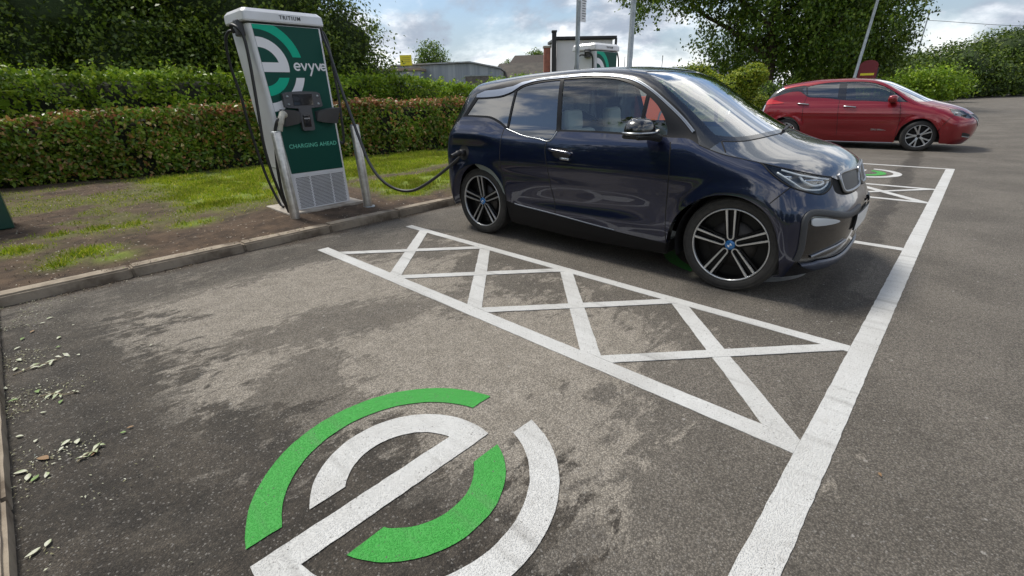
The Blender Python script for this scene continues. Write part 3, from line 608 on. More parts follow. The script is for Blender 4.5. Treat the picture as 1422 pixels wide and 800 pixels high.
# ------------------------------------------------------------------ the red electric hatchback
def make_leaf():
    M=CM
    S=Surf(T=[(-2.4,1.25),(-2.1,1.33),(-1.95,1.36),(-1.8,1.425),(-1.65,1.475),(-1.3,1.535),(-.8,1.585),(-.2,1.59),(.2,1.565),(.5,1.495),(.8,1.365),(1.1,1.215),(1.35,1.095),(1.5,1.045),(1.8,.965),(2.05,.87),(2.2,.77),(2.4,.62)],
     XF=[(.1,2.10),(.2,2.2),(.3,2.27),(.5,2.31),(.65,2.31),(.75,2.28),(.9,2.24),(1.5,2.24)],
     XR=[(.1,-1.95),(.3,-2.1),(.5,-2.18),(.8,-2.18),(.95,-2.13),(1.1,-2.04),(1.3,-1.90),(1.45,-1.76),(1.6,-1.72)],
     W=[(.1,.78),(.25,.84),(.45,.875),(.7,.885),(.85,.875),(.95,.85),(1.03,.81),(1.2,.745),(1.35,.68),(1.45,.63),(1.6,.55)],
     kf=.38,kr=.25,crown=.10,arch=[(1.35,.32,.38),(-1.35,.32,.38)],
     sculpt=lambda x,z:-.018*np.exp(-((z-.42)/.10)**2)*np.exp(-(x/.8)**4)+.010*np.exp(-((z-.80)/.04)**2)*np.exp(-(x/1.6)**4))
    W0=bw(11.24,.71);a=BA+R(-88);root=empty('red_hatchback',(0,0,0),a)
    ax=np.array([math.cos(a),math.sin(a),0]);ay=np.array([-math.sin(a),math.cos(a),0]);o=W0-ax*1.35+ay*.86;root.location=Vector([float(k) for k in o])
    tag(root,'dark red five door hatchback parked beyond the end line of the bays','car')
    L=lambda P:lift(S,dens(P,.03,True),'side');C_=lambda P,n=5:cr(P,n)
    # cantrail: where the skin turns from side to roof
    xs=np.linspace(-1.60,1.15,42);ys=np.linspace(-.80,-.3,90);ct=[]
    for x in xs:
        P=lift(S,np.stack([np.full(90,x),ys],-1),'top');N=S.N(P);i=np.argmax(N[:,2]>.62);ct.append(P[i])
    ct=np.array(ct);kk=np.ones(5)/5
    y_=np.convolve(np.pad(ct[:,1],2,mode='edge'),kk,mode='valid');ct=lift(S,np.stack([xs,y_],-1),'top');CT=ct[:,[0,2]]
    HOOD=cat(C_([tuple(CT[-1]),(1.30,.985),(1.50,.955),(1.66,.92),(1.74,.90)]))
    HOOD=C_([tuple(CT[-1]),(1.30,.985),(1.50,.955),(1.66,.92),(1.74,.90)])
    HOOD2=C_([(1.74,.90),(1.86,.885),(1.98,.85),(2.06,.80)])
    ARF=C_([(.955,.17),(.97,.30),(1.01,.49),(1.08,.58),(1.17,.655),(1.28,.695),(1.40,.695),(1.51,.64),(1.60,.55),(1.67,.45),(1.725,.34),(1.745,.18)])
    ARR=C_([(-1.76,.24),(-1.74,.40),(-1.70,.53),(-1.60,.64),(-1.48,.695),(-1.36,.71),(-1.24,.69),(-1.12,.60),(-1.03,.48),(-.985,.34),(-.97,.17)])
    belt=C_([(-1.86,1.15),(-1.70,1.20),(-1.45,1.285),(-1.32,1.30),(-1.20,1.295),(-1.12,1.25),(-1.0,1.175),(-.9,1.155),(-.6,1.14),(-.16,1.085),(.2,1.075),(.6,1.05),(.85,1.045),(1.10,1.035)])
    tailc=C_([(-1.86,1.15),(-1.93,1.05),(-1.95,.9),(-1.95,.6),(-1.90,.30)])
    dp=[(x,z) for x,z in CT if x<1.12]
    # skin
    frame=cat(CT,[tuple(CT[-1]),(1.10,1.035)],belt[::-1],[(-1.86,1.15),tuple(CT[0])])
    gl=[cat(C_([(-1.06,1.405),(-.95,1.445),(-.65,1.475),(-.40,1.487)]),[(-.40,1.487),(-.36,1.15)],C_([(-.36,1.15),(-.6,1.165),(-.9,1.18),(-1.0,1.20)]),[(-1.0,1.20),(-1.06,1.405)]),
        cat(C_([(-.25,1.488),(0,1.485),(.25,1.458),(.45,1.405),(.62,1.325)]),[(.62,1.325),(.66,1.075)],[(.66,1.075),(.2,1.095),(-.18,1.105),(-.25,1.488)]),
        cat([(.70,1.28),(.85,1.19),(1.0,1.09),(1.03,1.055),(.72,1.07),(.70,1.28)]),
        cat([(-1.17,1.37),(-1.10,1.395),(-1.04,1.22),(-1.09,1.25),(-1.17,1.37)])]
    panel('window_frame',S,[L(frame)]+[L(g) for g in gl],'side',M['black'],root,flange=.015,grid=.045)
    top=C_([(-1.06,1.42),(-.65,1.492),(-.2,1.503),(.2,1.485),(.45,1.43),(.7,1.31),(.9,1.18),(1.08,1.05)])
    ctz=lambda x:np.interp(x,CT[:,0],CT[:,1])
    mask=cat(CT,[tuple(CT[-1])],top[::-1],[(x,ctz(x)-.022) for x in (-1.15,-1.3,-1.5,-1.57)],[tuple(CT[0])])
    panel('cantrail',S,[L(mask)],'side',M['red'],root,off=.003,flange=.006,grid=.05)
    D1=C_([(-.30,1.10),(-.285,.95),(-.27,.84),(-.22,.5),(-.20,.29)]);D2=C_([(.86,1.045),(.90,.95),(.955,.65),(.95,.29)]);D3=C_([(-1.02,1.19),(-1.04,1.0),(-1.02,.8),(-1.0,.6)])
    cut_=lambda P,lo,hi:P[(P[:,0]>lo)&(P[:,0]<hi)]
    fd=panel('front_door',S,[L(cat(D1[::-1],[(-.16,1.085)],cut_(belt,-.16,.86),D2,[(.95,.29),(-.20,.29)]))],'side',M['red'],root,grid=.045)
    rd=panel('rear_door',S,[L(cat(cut_(belt,-1.01,-.31),D1,[(-.20,.29),(-.97,.29)],[p for p in ARR[::-1] if .29<p[1]<.6 and p[0]>-1.2],D3[::-1]))],'side',M['red'],root,grid=.045)
    af=ARF[ARF[:,1]>.29]
    seg=af[af[:,0]<1.68]
    panel('front_wing',S,[L(cat([(.95,.29)],seg,[(1.72,.55),(1.80,.70),(1.87,.76),(1.74,.90)],HOOD[::-1],[(1.10,1.035)],D2))],'side',M['red'],root,fl_y=.07,grid=.045)
    panel('rear_quarter',S,[L(cat(belt[belt[:,0]<-1.03],D3,[p for p in ARR[::-1] if p[0]<-1.08 or p[1]>.6],[(-1.90,.24)],tailc[::-1]))],'side',M['red'],root,fl_y=.07,grid=.045)
    panel('side_sill',S,[L(cat([(-.97,.30),(.955,.30)],[(.955,.17),(0,.15),(-.97,.17)]))],'side',M['red'],root,off=.012,flange=.04,grid=.045)
    for g,m_,p_ in ((gl[0],'glass_dark',rd),(gl[1],'glass_leaf',fd),(gl[2],'glass_leaf',fd),(gl[3],'glass_dark',rd)): panel('window_glass',S,[L(g)],'side',M[m_],p_,off=-.006,flange=0,grid=.05)
    # roof, screen, bonnet
    T=lambda P:lift(S,P,'top')
    wn=np.concatenate([C_([(.33,0),(.31,-.25),(.24,-.50)]),C_([(.24,-.50),(.6,-.585),(.95,-.655),(1.15,-.695)])[1:],C_([(1.15,-.695),(1.32,-.55),(1.42,-.30),(1.44,0)])[1:]])
    wf=np.concatenate([wn,(wn*[1,-1])[::-1][1:-1]])
    cowl=C_([(1.20,-.755),(1.37,-.57),(1.47,-.3),(1.49,0)])
    rr=C_([(CT[0][0],ct[0][1]),(-1.68,-.4),(-1.72,-.2),(-1.73,0)])
    near=np.concatenate([rr[::-1],ct[1:,:2],cowl]);full=np.concatenate([near,(near*[1,-1])[::-1][1:-1]])
    panel('roof',S,[T(full),T(wf)],'top',M['red'],root,both='one',grid=.06)
    panel('windscreen',S,[T(wf)],'top',M['glass_front'],root,both='one',off=-.004,flange=0,grid=.06)
    hl=s3(S,HOOD,.03);h2=s3(S,HOOD2,.03)
    hn=np.concatenate([cowl[::-1],hl[1:,:2],h2[1:,:2],C_([(h2[-1][0],h2[-1][1]),(2.13,-.42),(2.18,-.2),(2.19,0)])[1:]])
    hf=np.concatenate([hn,(hn*[1,-1])[::-1][1:-1]]);panel('bonnet',S,[T(hf)],'top',M['red'],root,both='one',grid=.05)
    pj=lambda P:lift(S,flat(np.asarray(P,float),'ofront'),'ofront')
    low=np.concatenate([s3(S,[(1.74,.90),(1.81,.825),(1.87,.76)],.03),pj(cr([(1.93,-.70,.745),(2.03,-.64,.70),(2.12,-.56,.69),(2.16,-.50,.72),(2.12,-.50,.79)],4))[1:],[h2[-1]]])
    HL=pj(np.concatenate([low[:-1],h2[::-1][:-1]]))
    hs=panel('headlight',S,[HL],'ofront',M['lampin'],root,off=-.03,flange=0,grid=.025);panel('lens',S,[HL],'ofront',M['lens'],hs,off=.001,flange=.005,grid=.025)
    for sg,h in ((1,hs[0]),(-1,hs[1])):
        q=pj([(1.90,-.70,.82)])[0];q=(q-S.N(q[None])[0]*.02)*[1,sg,1];b=MB();b.box(q,(.07,.05,.05),0,.01,Matrix.Rotation(-.8*sg,4,'Z'));b.build('reflector',M['lampbright'],h)
        q=pj([(2.03,-.62,.77)])[0];q=(q-S.N(q[None])[0]*.025)*[1,sg,1];b=MB();b.box(q,(.10,.07,.05),0,.01,Matrix.Rotation(-.9*sg,4,'Z'));b.build('projector',M['blackplastic'],h)
    arf=s3(S,np.concatenate([[(1.87,.76),(1.80,.70),(1.72,.55)],ARF[(ARF[:,0]>1.68)]]),.03)
    i0=np.argmin(np.linalg.norm(low-np.array([1.87,low[2][1],.76]),axis=1))
    gl_=pj(C_([(2.12,-.50,.79),(2.20,-.44,.70),(2.26,-.30,.56),(2.28,0,.50)]));gl_[-1][1]=0
    gt=pj(C_([(h2[-1][0],h2[-1][1],h2[-1][2]),(2.13,-.42,.83),(2.19,-.2,.80),(2.20,0,.79)]));gt[-1][1]=0
    botp=pj(C_([(1.75,-.82,.18),(1.95,-.72,.16),(2.12,-.50,.16),(2.19,-.25,.16),(2.20,0,.16)]));botp[-1][1]=0
    hseg=[p for p in low if p[0]>1.875]
    bp=np.concatenate([arf,botp,gl_[::-1],np.array(hseg)[::-1][1:]])
    keep=[0]+[i for i in range(1,len(bp)) if np.linalg.norm(bp[i]-bp[i-1])>.006]
    panel('front_bumper',S,[pj(bp[keep])],'ofront',M['red'],root,both='join',flange=0,grid=.045)
    gg=np.concatenate([gl_,gt[::-1][:-1]]);panel('grille_panel',S,[pj(gg)],'ofront',M['blackplastic'],root,both='join',flange=0,off=-.008,grid=.04)
    ribbons('grille_trim',S,[gl_[:-2]],.03,.010,M['chrome'],root)
    fo=pj(cr([(2.05,-.70,.40),(2.14,-.58,.38),(2.20,-.46,.34),(2.18,-.50,.30),(2.08,-.66,.32)],4,True));panel('fog_lamp_recess',S,[fo],'ofront',M['blackplastic'],root,off=.003,flange=.004,grid=.03)
    ribbons('fog_trim',S,[pj(cr([(2.06,-.69,.33),(2.14,-.58,.31),(2.20,-.46,.30)],4))],.016,.010,M['chrome'],root,pair=True)
    # tail
    tl=s3(S,tailc,.03);ra=t3(S,rr,.03);pr=lambda P:lift(S,flat(np.asarray(P,float),'orear'),'orear')
    sd=s3(S,[tuple(CT[0]),(-1.86,1.15)],.03);cen=lift(S,dens([(0,z) for z in (1.42,1.0,.6,.25)],.05),'rear');cen[:,1]=0
    bot=lift(S,dens([(0,.25),(.5,.25),(.72,.25)],.05)[1:-1],'rear');bot[:,1]=-abs(bot[:,1])
    hp=np.concatenate([ra[:1],sd[1:],tl[1:],bot[::-1],cen[::-1],ra[::-1][:-1]]);panel('tailgate',S,[pr(hp)],'orear',M['black'],root,both='join',flange=0,grid=.05)
    panel('tail_light',S,[L(cat(C_([(-1.93,1.075),(-1.89,1.12),(-1.80,1.125),(-1.65,1.085),(-1.50,1.04),(-1.70,1.02),(-1.92,1.0)])))],'side',M['red_lens'],root,off=.014,flange=.02,grid=.04)
    ribbons('rear_reflection_strip',S,[s3(S,C_([(-1.945,.98),(-1.95,.90),(-1.955,.80)]))],.04,.006,M['lampwhite'],root,pair=True)  # pale strip painting a white reflection down the tail corner
    ribbons('shut_line',S,[s3(S,D1),s3(S,D2),s3(S,D3),s3(S,HOOD[3:]),s3(S,[(1.87,.76),(1.80,.70),(1.72,.55)])],.009,.0015,M['gap'],root)
    ribbons('sill_strip',S,[s3(S,[(-.94,.165),(0,.15),(.93,.165)])],.02,.02,M['chrome'],root,pair=True)
    for sg,d,e in ((-1,fd[0],rd[0]),(1,fd[1],rd[1])):
        f=np.array([1,-sg,1.])
        for par,xa,za in ((d,-.18,.955),(e,-1.18,1.02)):
            h=MB();pp=lift(S,np.array([(xa,za),(xa+.06,za-.003),(xa+.18,za-.012),(xa+.25,za-.02)]),'side')+np.array([0,-.03,0]);pp[0][1]+=.02;pp[-1][1]+=.02;h.tube(cr(pp*f,4),.016,8);h.build('door_handle',M['chrome'],par)
        m=MB();bm=bmesh.new();bmesh.ops.create_icosphere(bm,subdivisions=3,radius=1.)
        for v in bm.verts:
            x,y,z=[math.copysign(abs(c)**.65,c) for c in v.co];v.co=Vector((x*.09,y*.12*(1-.2*max(0,x)),z*.08))
        m.bm(bm,0,True);o_=m.build('wing_mirror',M['red'],root);o_.location=(.74,sg*.96,1.115)
        a_=MB();a_.box((0,-sg*.09,-.07),(.1,.18,.04),0,.015);a_.build('mirror_foot',M['blackplastic'],o_)
    te=text_mesh('ZERO EMISSION',.045,ext=.001,bold=.0015);
    q=lift(S,np.array([(.62,.43)]),'side')[0];t=obj('door_lettering',te,M['chrome'],fd[0]);t.location=(.62,q[1]-.004,.43);t.rotation_euler=(math.pi/2,0,0)
    arch_liner(root,1.35,.40,M);arch_liner(root,-1.35,.40,M)
    b=MB();b.box((0,0,.24),(3.9,1.06,.12),0,.02);b.box((0,0,.24),(1.86,1.60,.12),0,.02);b.box((2.0,0,.28),(.22,1.1,.2),0,.02);b.build('underbody',M['blackplastic'],root)
    hh=np.array([(-1.5,-.48),(0,-.50),(.1,-.45),(.1,.45),(0,.50),(-1.5,.48)]);V,N_,F=panel_mesh('x',S,[lift(S,dens(hh,.08,True),'top',-.03)],'top',-.035,.1,0);obj('headlining',fastmesh('headlining',V,[q_[::-1] for q_ in F],True,-N_),M['liner'],root)
    panel('door_lining',S,[L(np.array([(-1.6,1.12),(-1.0,1.1),(.8,1.0),(.86,.35),(-.95,.35),(-1.6,.8)]))],'side',M['dash'],root,off=-.08,flange=0,grid=.1)
    seat(root,.0,-.36,M['seat_light']);seat(root,.0,.36,M['seat_light']);seat(root,-.85,-.32,M['seat'],.55,.52,'rear_seat',.46,.2);seat(root,-.85,.32,M['seat'],.55,.52,'rear_seat',.46,.2)
    b=MB();b.box((1.05,0,.88),(.5,1.42,.12),0,.05);b.build('dashboard',M['dash'],root)
    b=MB();th=np.linspace(0,2*math.pi,33);b.tube([(.58+.06*math.sin(t_),-.36+.18*math.cos(t_),.92+.17*math.sin(t_)) for t_ in th],.014,8,0,False);b.tube([(.6,-.36,.92),(.85,-.36,.86)],.025,8);b.box((.58,-.36,.92),(.02,.34,.03),0,.008);b.build('steering_wheel',M['blackplastic'],root)
    for cx in (1.35,-1.35):
        for sg in (-1,1): make_wheel(root,cx,sg*.775,.325,.240,.205,sg,'star',M,spin=R(108),steer=R(14) if cx>0 else 0)
    return root,S
# ------------------------------------------------------------------ sky, sun, camera
SUN_EL,SUN_AZ=R(60),R(150)      # azimuth measured from +X towards +Y of the direction towards the sun
def world():
    w=bpy.data.worlds.new('World');SC.world=w;w.use_nodes=True;n=w.node_tree.nodes;l=w.node_tree.links;bg=n['Background']
    sky=n.new('ShaderNodeTexSky');sky.sky_type='NISHITA';sky.sun_disc=False;sky.sun_elevation=SUN_EL;sky.sun_rotation=math.pi/2-SUN_AZ;sky.air_density=1.;sky.dust_density=.6;sky.ozone_density=1.4
    tc=n.new('ShaderNodeTexCoord');sep=n.new('ShaderNodeSeparateXYZ');l.new(tc.outputs['Generated'],sep.inputs[0])
    def M_(op,a,b=None,cl=False):
        k=n.new('ShaderNodeMath');k.operation=op;k.use_clamp=cl
        for i,v in enumerate((a,b)):
            if v is None: continue
            if hasattr(v,'links') or hasattr(v,'is_linked'): l.new(v,k.inputs[i])
            else: k.inputs[i].default_value=v
        return k.outputs[0]
    cmb=n.new('ShaderNodeCombineXYZ');l.new(sep.outputs[0],cmb.inputs[0]);l.new(sep.outputs[1],cmb.inputs[1]);l.new(M_('MULTIPLY',sep.outputs[2],1.9),cmb.inputs[2])
    def noise(scale,det,rough,dist=0.,off=0.):
        t=n.new('ShaderNodeTexNoise');t.inputs['Scale'].default_value=scale;t.inputs['Detail'].default_value=det;t.inputs['Roughness'].default_value=rough;t.inputs['Distortion'].default_value=dist
        if off:
            a=n.new('ShaderNodeVectorMath');a.inputs[1].default_value=(off,off*.7,off*1.3);l.new(cmb.outputs[0],a.inputs[0]);l.new(a.outputs[0],t.inputs['Vector'])
        else: l.new(cmb.outputs[0],t.inputs['Vector'])
        return t.outputs['Fac']
    big=noise(2.0,10,.55,.25,2.3);shade=noise(3.2,10,.58,.25,5.1);fine=noise(8,8,.6,.2,9.7)
    def rampf(f,a,b,lo=0.,hi=1.):
        m=n.new('ShaderNodeMapRange');m.interpolation_type='SMOOTHSTEP';m.inputs[1].default_value=a;m.inputs[2].default_value=b;m.inputs[3].default_value=lo;m.inputs[4].default_value=hi;l.new(f,m.inputs[0]);return m.outputs[0]
    cover=rampf(M_('ADD',M_('MULTIPLY',big,.8),M_('MULTIPLY',fine,.2)),.43,.53)
    hz=rampf(sep.outputs[2],.02,.20,.75,0.);cover=M_('MAXIMUM',cover,hz)
    tone=rampf(M_('ADD',M_('MULTIPLY',shade,.72),M_('MULTIPLY',fine,.28)),.425,.575)
    rp=n.new('ShaderNodeValToRGB');l.new(tone,rp.inputs[0]);e=rp.color_ramp.elements;e[0].position=0;e[0].color=(.33,.38,.46,1);e[1].position=1;e[1].color=(1.15,1.14,1.12,1);q=e.new(.42);q.color=(.64,.68,.74,1)
    sc=n.new('ShaderNodeMix');sc.data_type='RGBA';sc.blend_type='MULTIPLY';sc.inputs[0].default_value=1;l.new(rp.outputs[0],sc.inputs[6]);sc.inputs[7].default_value=(10.,10.,10.,1)
    mx=n.new('ShaderNodeMix');mx.data_type='RGBA';l.new(cover,mx.inputs[0]);l.new(sky.outputs[0],mx.inputs[6]);l.new(sc.outputs[2],mx.inputs[7])
    l.new(mx.outputs[2],bg.inputs[0]);bg.inputs[1].default_value=.088
    sd=bpy.data.lights.new('sun','SUN');s=bpy.data.objects.new('sun',sd);COL.objects.link(s);sd.energy=2.5;sd.angle=R(14);sd.color=(1,.95,.86)
    d=Vector((math.cos(SUN_EL)*math.cos(SUN_AZ),math.cos(SUN_EL)*math.sin(SUN_AZ),math.sin(SUN_EL)));s.rotation_euler=d.to_track_quat('Z','Y').to_euler();s.location=(0,0,30)
    SC.view_settings.view_transform='Standard';SC.view_settings.look='None';SC.view_settings.gamma=1.;SC.view_settings.exposure=.60
    SC.cycles.max_bounces=8;SC.cycles.transparent_max_bounces=24;SC.cycles.diffuse_bounces=3;SC.cycles.glossy_bounces=4
def camera():
    cd=bpy.data.cameras.new('camera');cam=bpy.data.objects.new('camera',cd);COL.objects.link(cam)
    cd.sensor_width=36.;cd.lens=646./1422*36;cd.clip_end=3000;cd.clip_start=.05
    p,r=R(22.6),R(-1.4);fw=Vector((0,math.cos(p),-math.sin(p)));up=Vector((0,math.sin(p),math.cos(p)));ri=Vector((1,0,0))
    RR=ri*math.cos(r)+up*math.sin(r);UU=-ri*math.sin(r)+up*math.cos(r)
    m=Matrix((RR,UU,-fw)).transposed().to_4x4();m.translation=Vector((0,0,1.402));cam.matrix_world=m;SC.camera=cam
# ------------------------------------------------------------------ ground
def asphalt_mat():
    m=bpy.data.materials.new('asphalt');m.use_nodes=True;n=m.node_tree.nodes;l=m.node_tree.links;b=n['Principled BSDF'];tc=n.new('ShaderNodeTexCoord');P=tc.outputs['Object']
    def noise(scale,det=6,ro=.6,dist=0.,vec=None):
        t=n.new('ShaderNodeTexNoise');t.inputs['Scale'].default_value=scale;t.inputs['Detail'].default_value=det;t.inputs['Roughness'].default_value=ro;t.inputs['Distortion'].default_value=dist;l.new(vec or P,t.inputs['Vector']);return t.outputs['Fac']
    def mr(f,a,b_,lo=0.,hi=1.,smooth=True):
        q=n.new('ShaderNodeMapRange');q.interpolation_type='SMOOTHSTEP' if smooth else 'LINEAR';q.inputs[1].default_value=a;q.inputs[2].default_value=b_;q.inputs[3].default_value=lo;q.inputs[4].default_value=hi;l.new(f,q.inputs[0]);return q.outputs[0]
    def M_(op,a,b_=None,cl=False):
        k=n.new('ShaderNodeMath');k.operation=op;k.use_clamp=cl
        for i,v in enumerate((a,b_)):
            if v is None: continue
            if hasattr(v,'is_linked'): l.new(v,k.inputs[i])
            else: k.inputs[i].default_value=v
        return k.outputs[0]
    def mix(f,a,b_,bt='MIX'):
        x=n.new('ShaderNodeMix');x.data_type='RGBA';x.blend_type=bt
        if hasattr(f,'is_linked'): l.new(f,x.inputs[0])
        else: x.inputs[0].default_value=f
        for i,c in ((6,a),(7,b_)):
            if hasattr(c,'is_linked'): l.new(c,x.inputs[i])
            else: x.inputs[i].default_value=(*c,1)
        return x.outputs[2]
    sep=n.new('ShaderNodeSeparateXYZ');l.new(P,sep.inputs[0]);X,Y=sep.outputs[0],sep.outputs[1]
    def blob(cx,cy,rx,ry,ang=0.):
        mp=n.new('ShaderNodeMapping');mp.vector_type='TEXTURE';mp.inputs['Location'].default_value=(cx,cy,0);mp.inputs['Rotation'].default_value=(0,0,ang);mp.inputs['Scale'].default_value=(rx,ry,1);l.new(P,mp.inputs[0])
        ln=n.new('ShaderNodeVectorMath');ln.operation='LENGTH';l.new(mp.outputs[0],ln.inputs[0]);return ln.outputs['Value']
    base=mix(mr(noise(1.1,8,.62),.32,.70),(.138,.122,.102),(.208,.185,.156))
    # ragged, streaky noise for the drying edge
    mp=n.new('ShaderNodeMapping');mp.inputs['Rotation'].default_value=(0,0,R(35));mp.inputs['Scale'].default_value=(1,2.1,1);l.new(P,mp.inputs[0])
    rag=noise(5.2,12,.76,.5,mp.outputs[0]);rag2=noise(1.5,8,.6,.6)
    wob=M_('ADD',M_('MULTIPLY',rag,1.0),M_('MULTIPLY',rag2,.9))    # mean about .95
    # pale dusty dry area
    dd=M_('MINIMUM',blob(-1.95,3.15,1.35,.95,R(-12)),M_('MINIMUM',blob(-2.35,2.35,.85,1.25,R(10)),blob(-1.55,1.5,1.0,1.1,R(-35))))
    pale=mr(M_('ADD',dd,M_('MULTIPLY',M_('SUBTRACT',wob,.95),3.4)),1.18,.88)
    base=mix(M_('MULTIPLY',pale,.85),base,mix(mr(noise(9,8,.7),.3,.7),(.31,.275,.228),(.43,.385,.325)))
    # dark damp area on the left, a blotch in the pale area and along the kerb
    dk=M_('MINIMUM',blob(-3.60,2.3,.92,2.3,R(4)),blob(-3.15,.75,.95,1.25))
    dark=mr(M_('ADD',dk,M_('MULTIPLY',M_('SUBTRACT',wob,.95),2.1)),1.2,.95)
    d2=M_('MINIMUM',blob(-1.75,2.62,.75,.30,R(-20)),M_('MINIMUM',blob(-2.45,1.85,.62,.36,R(60)),blob(-2.0,4.35,2.0,.42)))
    dark2=mr(M_('ADD',d2,M_('MULTIPLY',M_('SUBTRACT',wob,.95),3.6)),.95,.72)
    # drip line through the bays, and a stain beside it
    d3=M_('ADD',M_('ABSOLUTE',M_('SUBTRACT',Y,M_('ADD',.22,M_('MULTIPLY',X,.035)))),M_('MULTIPLY',M_('SUBTRACT',wob,.95),.42))
    drip=M_('MULTIPLY',mr(d3,.16,.07),mr(X,.1,.7));d4=blob(.75,.16,.36,.22,.3);drip=M_('MAXIMUM',drip,mr(M_('ADD',d4,M_('MULTIPLY',M_('SUBTRACT',wob,.95),1.8)),1.0,.7))
    far=M_('MULTIPLY',mr(noise(.35,7,.6,.5),  .50,.66),.10);base=mix(far,base,(.085,.078,.071))
    wet=M_('MAXIMUM',M_('MAXIMUM',M_('MULTIPLY',dark,.88),M_('MULTIPLY',dark2,.52)),M_('MULTIPLY',drip,.70))
    base=mix(wet,base,mix(mr(noise(4,8,.7),.35,.65),(.022,.0175,.013),(.068,.055,.041)))
    soil=mr(M_('ADD',M_('SUBTRACT',4.8,Y),M_('MULTIPLY',M_('SUBTRACT',wob,.95),.5)),.16,.0);base=mix(M_('MULTIPLY',soil,.7),base,(.075,.055,.040))
    # aggregate: stone by stone
    v=n.new('ShaderNodeTexVoronoi');v.feature='F1';v.inputs['Scale'].default_value=165;v.inputs['Randomness'].default_value=1;l.new(P,v.inputs['Vector'])
    sc_=n.new('ShaderNodeSeparateColor');l.new(v.outputs['Color'],sc_.inputs[0])
    st=mr(sc_.outputs[0],0,1,.64,1.38,False);pal=mr(sc_.outputs[1],.93,.99,0,1);gap=mr(v.outputs['Distance'],.35,.62,1,.55)
    cc=n.new('ShaderNodeCombineColor');k_=M_('MULTIPLY',st,gap)
    for i in range(3): l.new(k_,cc.inputs[i])
    col=mix(1.,base,cc.outputs[0],'MULTIPLY')
    col=mix(M_('MULTIPLY',pal,.42),col,(.36,.34,.31))
    v2=n.new('ShaderNodeTexVoronoi');v2.inputs['Scale'].default_value=34;l.new(P,v2.inputs['Vector']);sc2=n.new('ShaderNodeSeparateColor');l.new(v2.outputs['Color'],sc2.inputs[0])
    col=mix(M_('MULTIPLY',mr(sc2.outputs[0],.985,.995),mr(v2.outputs['Distance'],.30,.22,0,.5)),col,(.45,.43,.40))
    col=mix(M_('MULTIPLY',mr(noise(28,5,.7),.64,.76),.3),col,(.03,.027,.024))
    l.new(col,b.inputs['Base Color'])
    ro=M_('SUBTRACT',.88,M_('MULTIPLY',wet,.22));l.new(ro,b.inputs['Roughness']);b.inputs['Specular IOR Level'].default_value=.35
    bu=n.new('ShaderNodeBump');bu.inputs['Strength'].default_value=.75;bu.inputs['Distance'].default_value=.006
    h=M_('ADD',M_('MULTIPLY',mr(v.outputs['Distance'],.0,.6,1,0),1.0),M_('MULTIPLY',noise(210,4,.75),1.2));l.new(h,bu.inputs['Height']);l.new(bu.outputs[0],b.inputs['Normal'])
    return m
def paint_mat(name,col,wear=.5,dirt=(.30,.28,.25)):
    m=bpy.data.materials.new(name);m.use_nodes=True;n=m.node_tree.nodes;l=m.node_tree.links;b=n['Principled BSDF'];tc=n.new('ShaderNodeTexCoord')
    def noise(s,d,r):
        t=n.new('ShaderNodeTexNoise');t.inputs['Scale'].default_value=s;t.inputs['Detail'].default_value=d;t.inputs['Roughness'].default_value=r;l.new(tc.outputs['Object'],t.inputs['Vector']);return t.outputs['Fac']
    def mr(f,a,c,lo,hi):
        q=n.new('ShaderNodeMapRange');q.inputs[1].default_value=a;q.inputs[2].default_value=c;q.inputs[3].default_value=lo;q.inputs[4].default_value=hi;l.new(f,q.inputs[0]);return q.outputs[0]
    def mix(f,a,c):
        x=n.new('ShaderNodeMix');x.data_type='RGBA';l.new(f,x.inputs[0])
        for i,k in ((6,a),(7,c)):
            if hasattr(k,'is_linked'): l.new(k,x.inputs[i])
            else: x.inputs[i].default_value=(*k,1)
        return x.outputs[2]
    c=mix(mr(noise(2.2,6,.6),.35,.7,0,.35*wear),col,dirt);c=mix(mr(noise(70,6,.8),.60,.68,0,.85*wear),c,(.10,.09,.08));c=mix(mr(noise(14,6,.7),.60,.78,0,.6*wear),c,dirt)
    mp=n.new('ShaderNodeMapping');mp.inputs['Scale'].default_value=(14,.9,1);mp.inputs['Rotation'].default_value=(0,0,.12);l.new(tc.outputs['Object'],mp.inputs[0]);t=n.new('ShaderNodeTexNoise');t.inputs['Scale'].default_value=1;t.inputs['Detail'].default_value=6;l.new(mp.outputs[0],t.inputs['Vector']);c=mix(mr(t.outputs['Fac'],.54,.72,0,.38*wear),c,(.16,.15,.135))
    l.new(c,b.inputs['Base Color']);b.inputs['Roughness'].default_value=.62
    v=n.new('ShaderNodeTexVoronoi');v.inputs['Scale'].default_value=190;l.new(tc.outputs['Object'],v.inputs['Vector']);sp=n.new('ShaderNodeSeparateColor');l.new(v.outputs['Color'],sp.inputs[0])
    pit=n.new('ShaderNodeMath');pit.operation='MULTIPLY';l.new(mr(sp.outputs[0],.975,.985,0,.8),pit.inputs[0]);l.new(mr(noise(5,5,.7),.45,.60,.25,1),pit.inputs[1]);c=mix(pit.outputs[0],c,(.11,.10,.09));l.new(c,b.inputs['Base Color'])
    ad=n.new('ShaderNodeMath');ad.operation='ADD';l.new(mr(v.outputs['Distance'],0,.6,.8,0),ad.inputs[0]);l.new(noise(120,4,.7),ad.inputs[1])
    u=n.new('ShaderNodeBump');u.inputs['Strength'].default_value=.8;u.inputs['Distance'].default_value=.006;l.new(ad.outputs[0],u.inputs['Height']);l.new(u.outputs[0],b.inputs['Normal'])
    return m
ROOT_ROT=BA
def bayobj(name,me,m,base=(0,0,0)):
    return obj(name,me,m,None,bw(*base),BA)
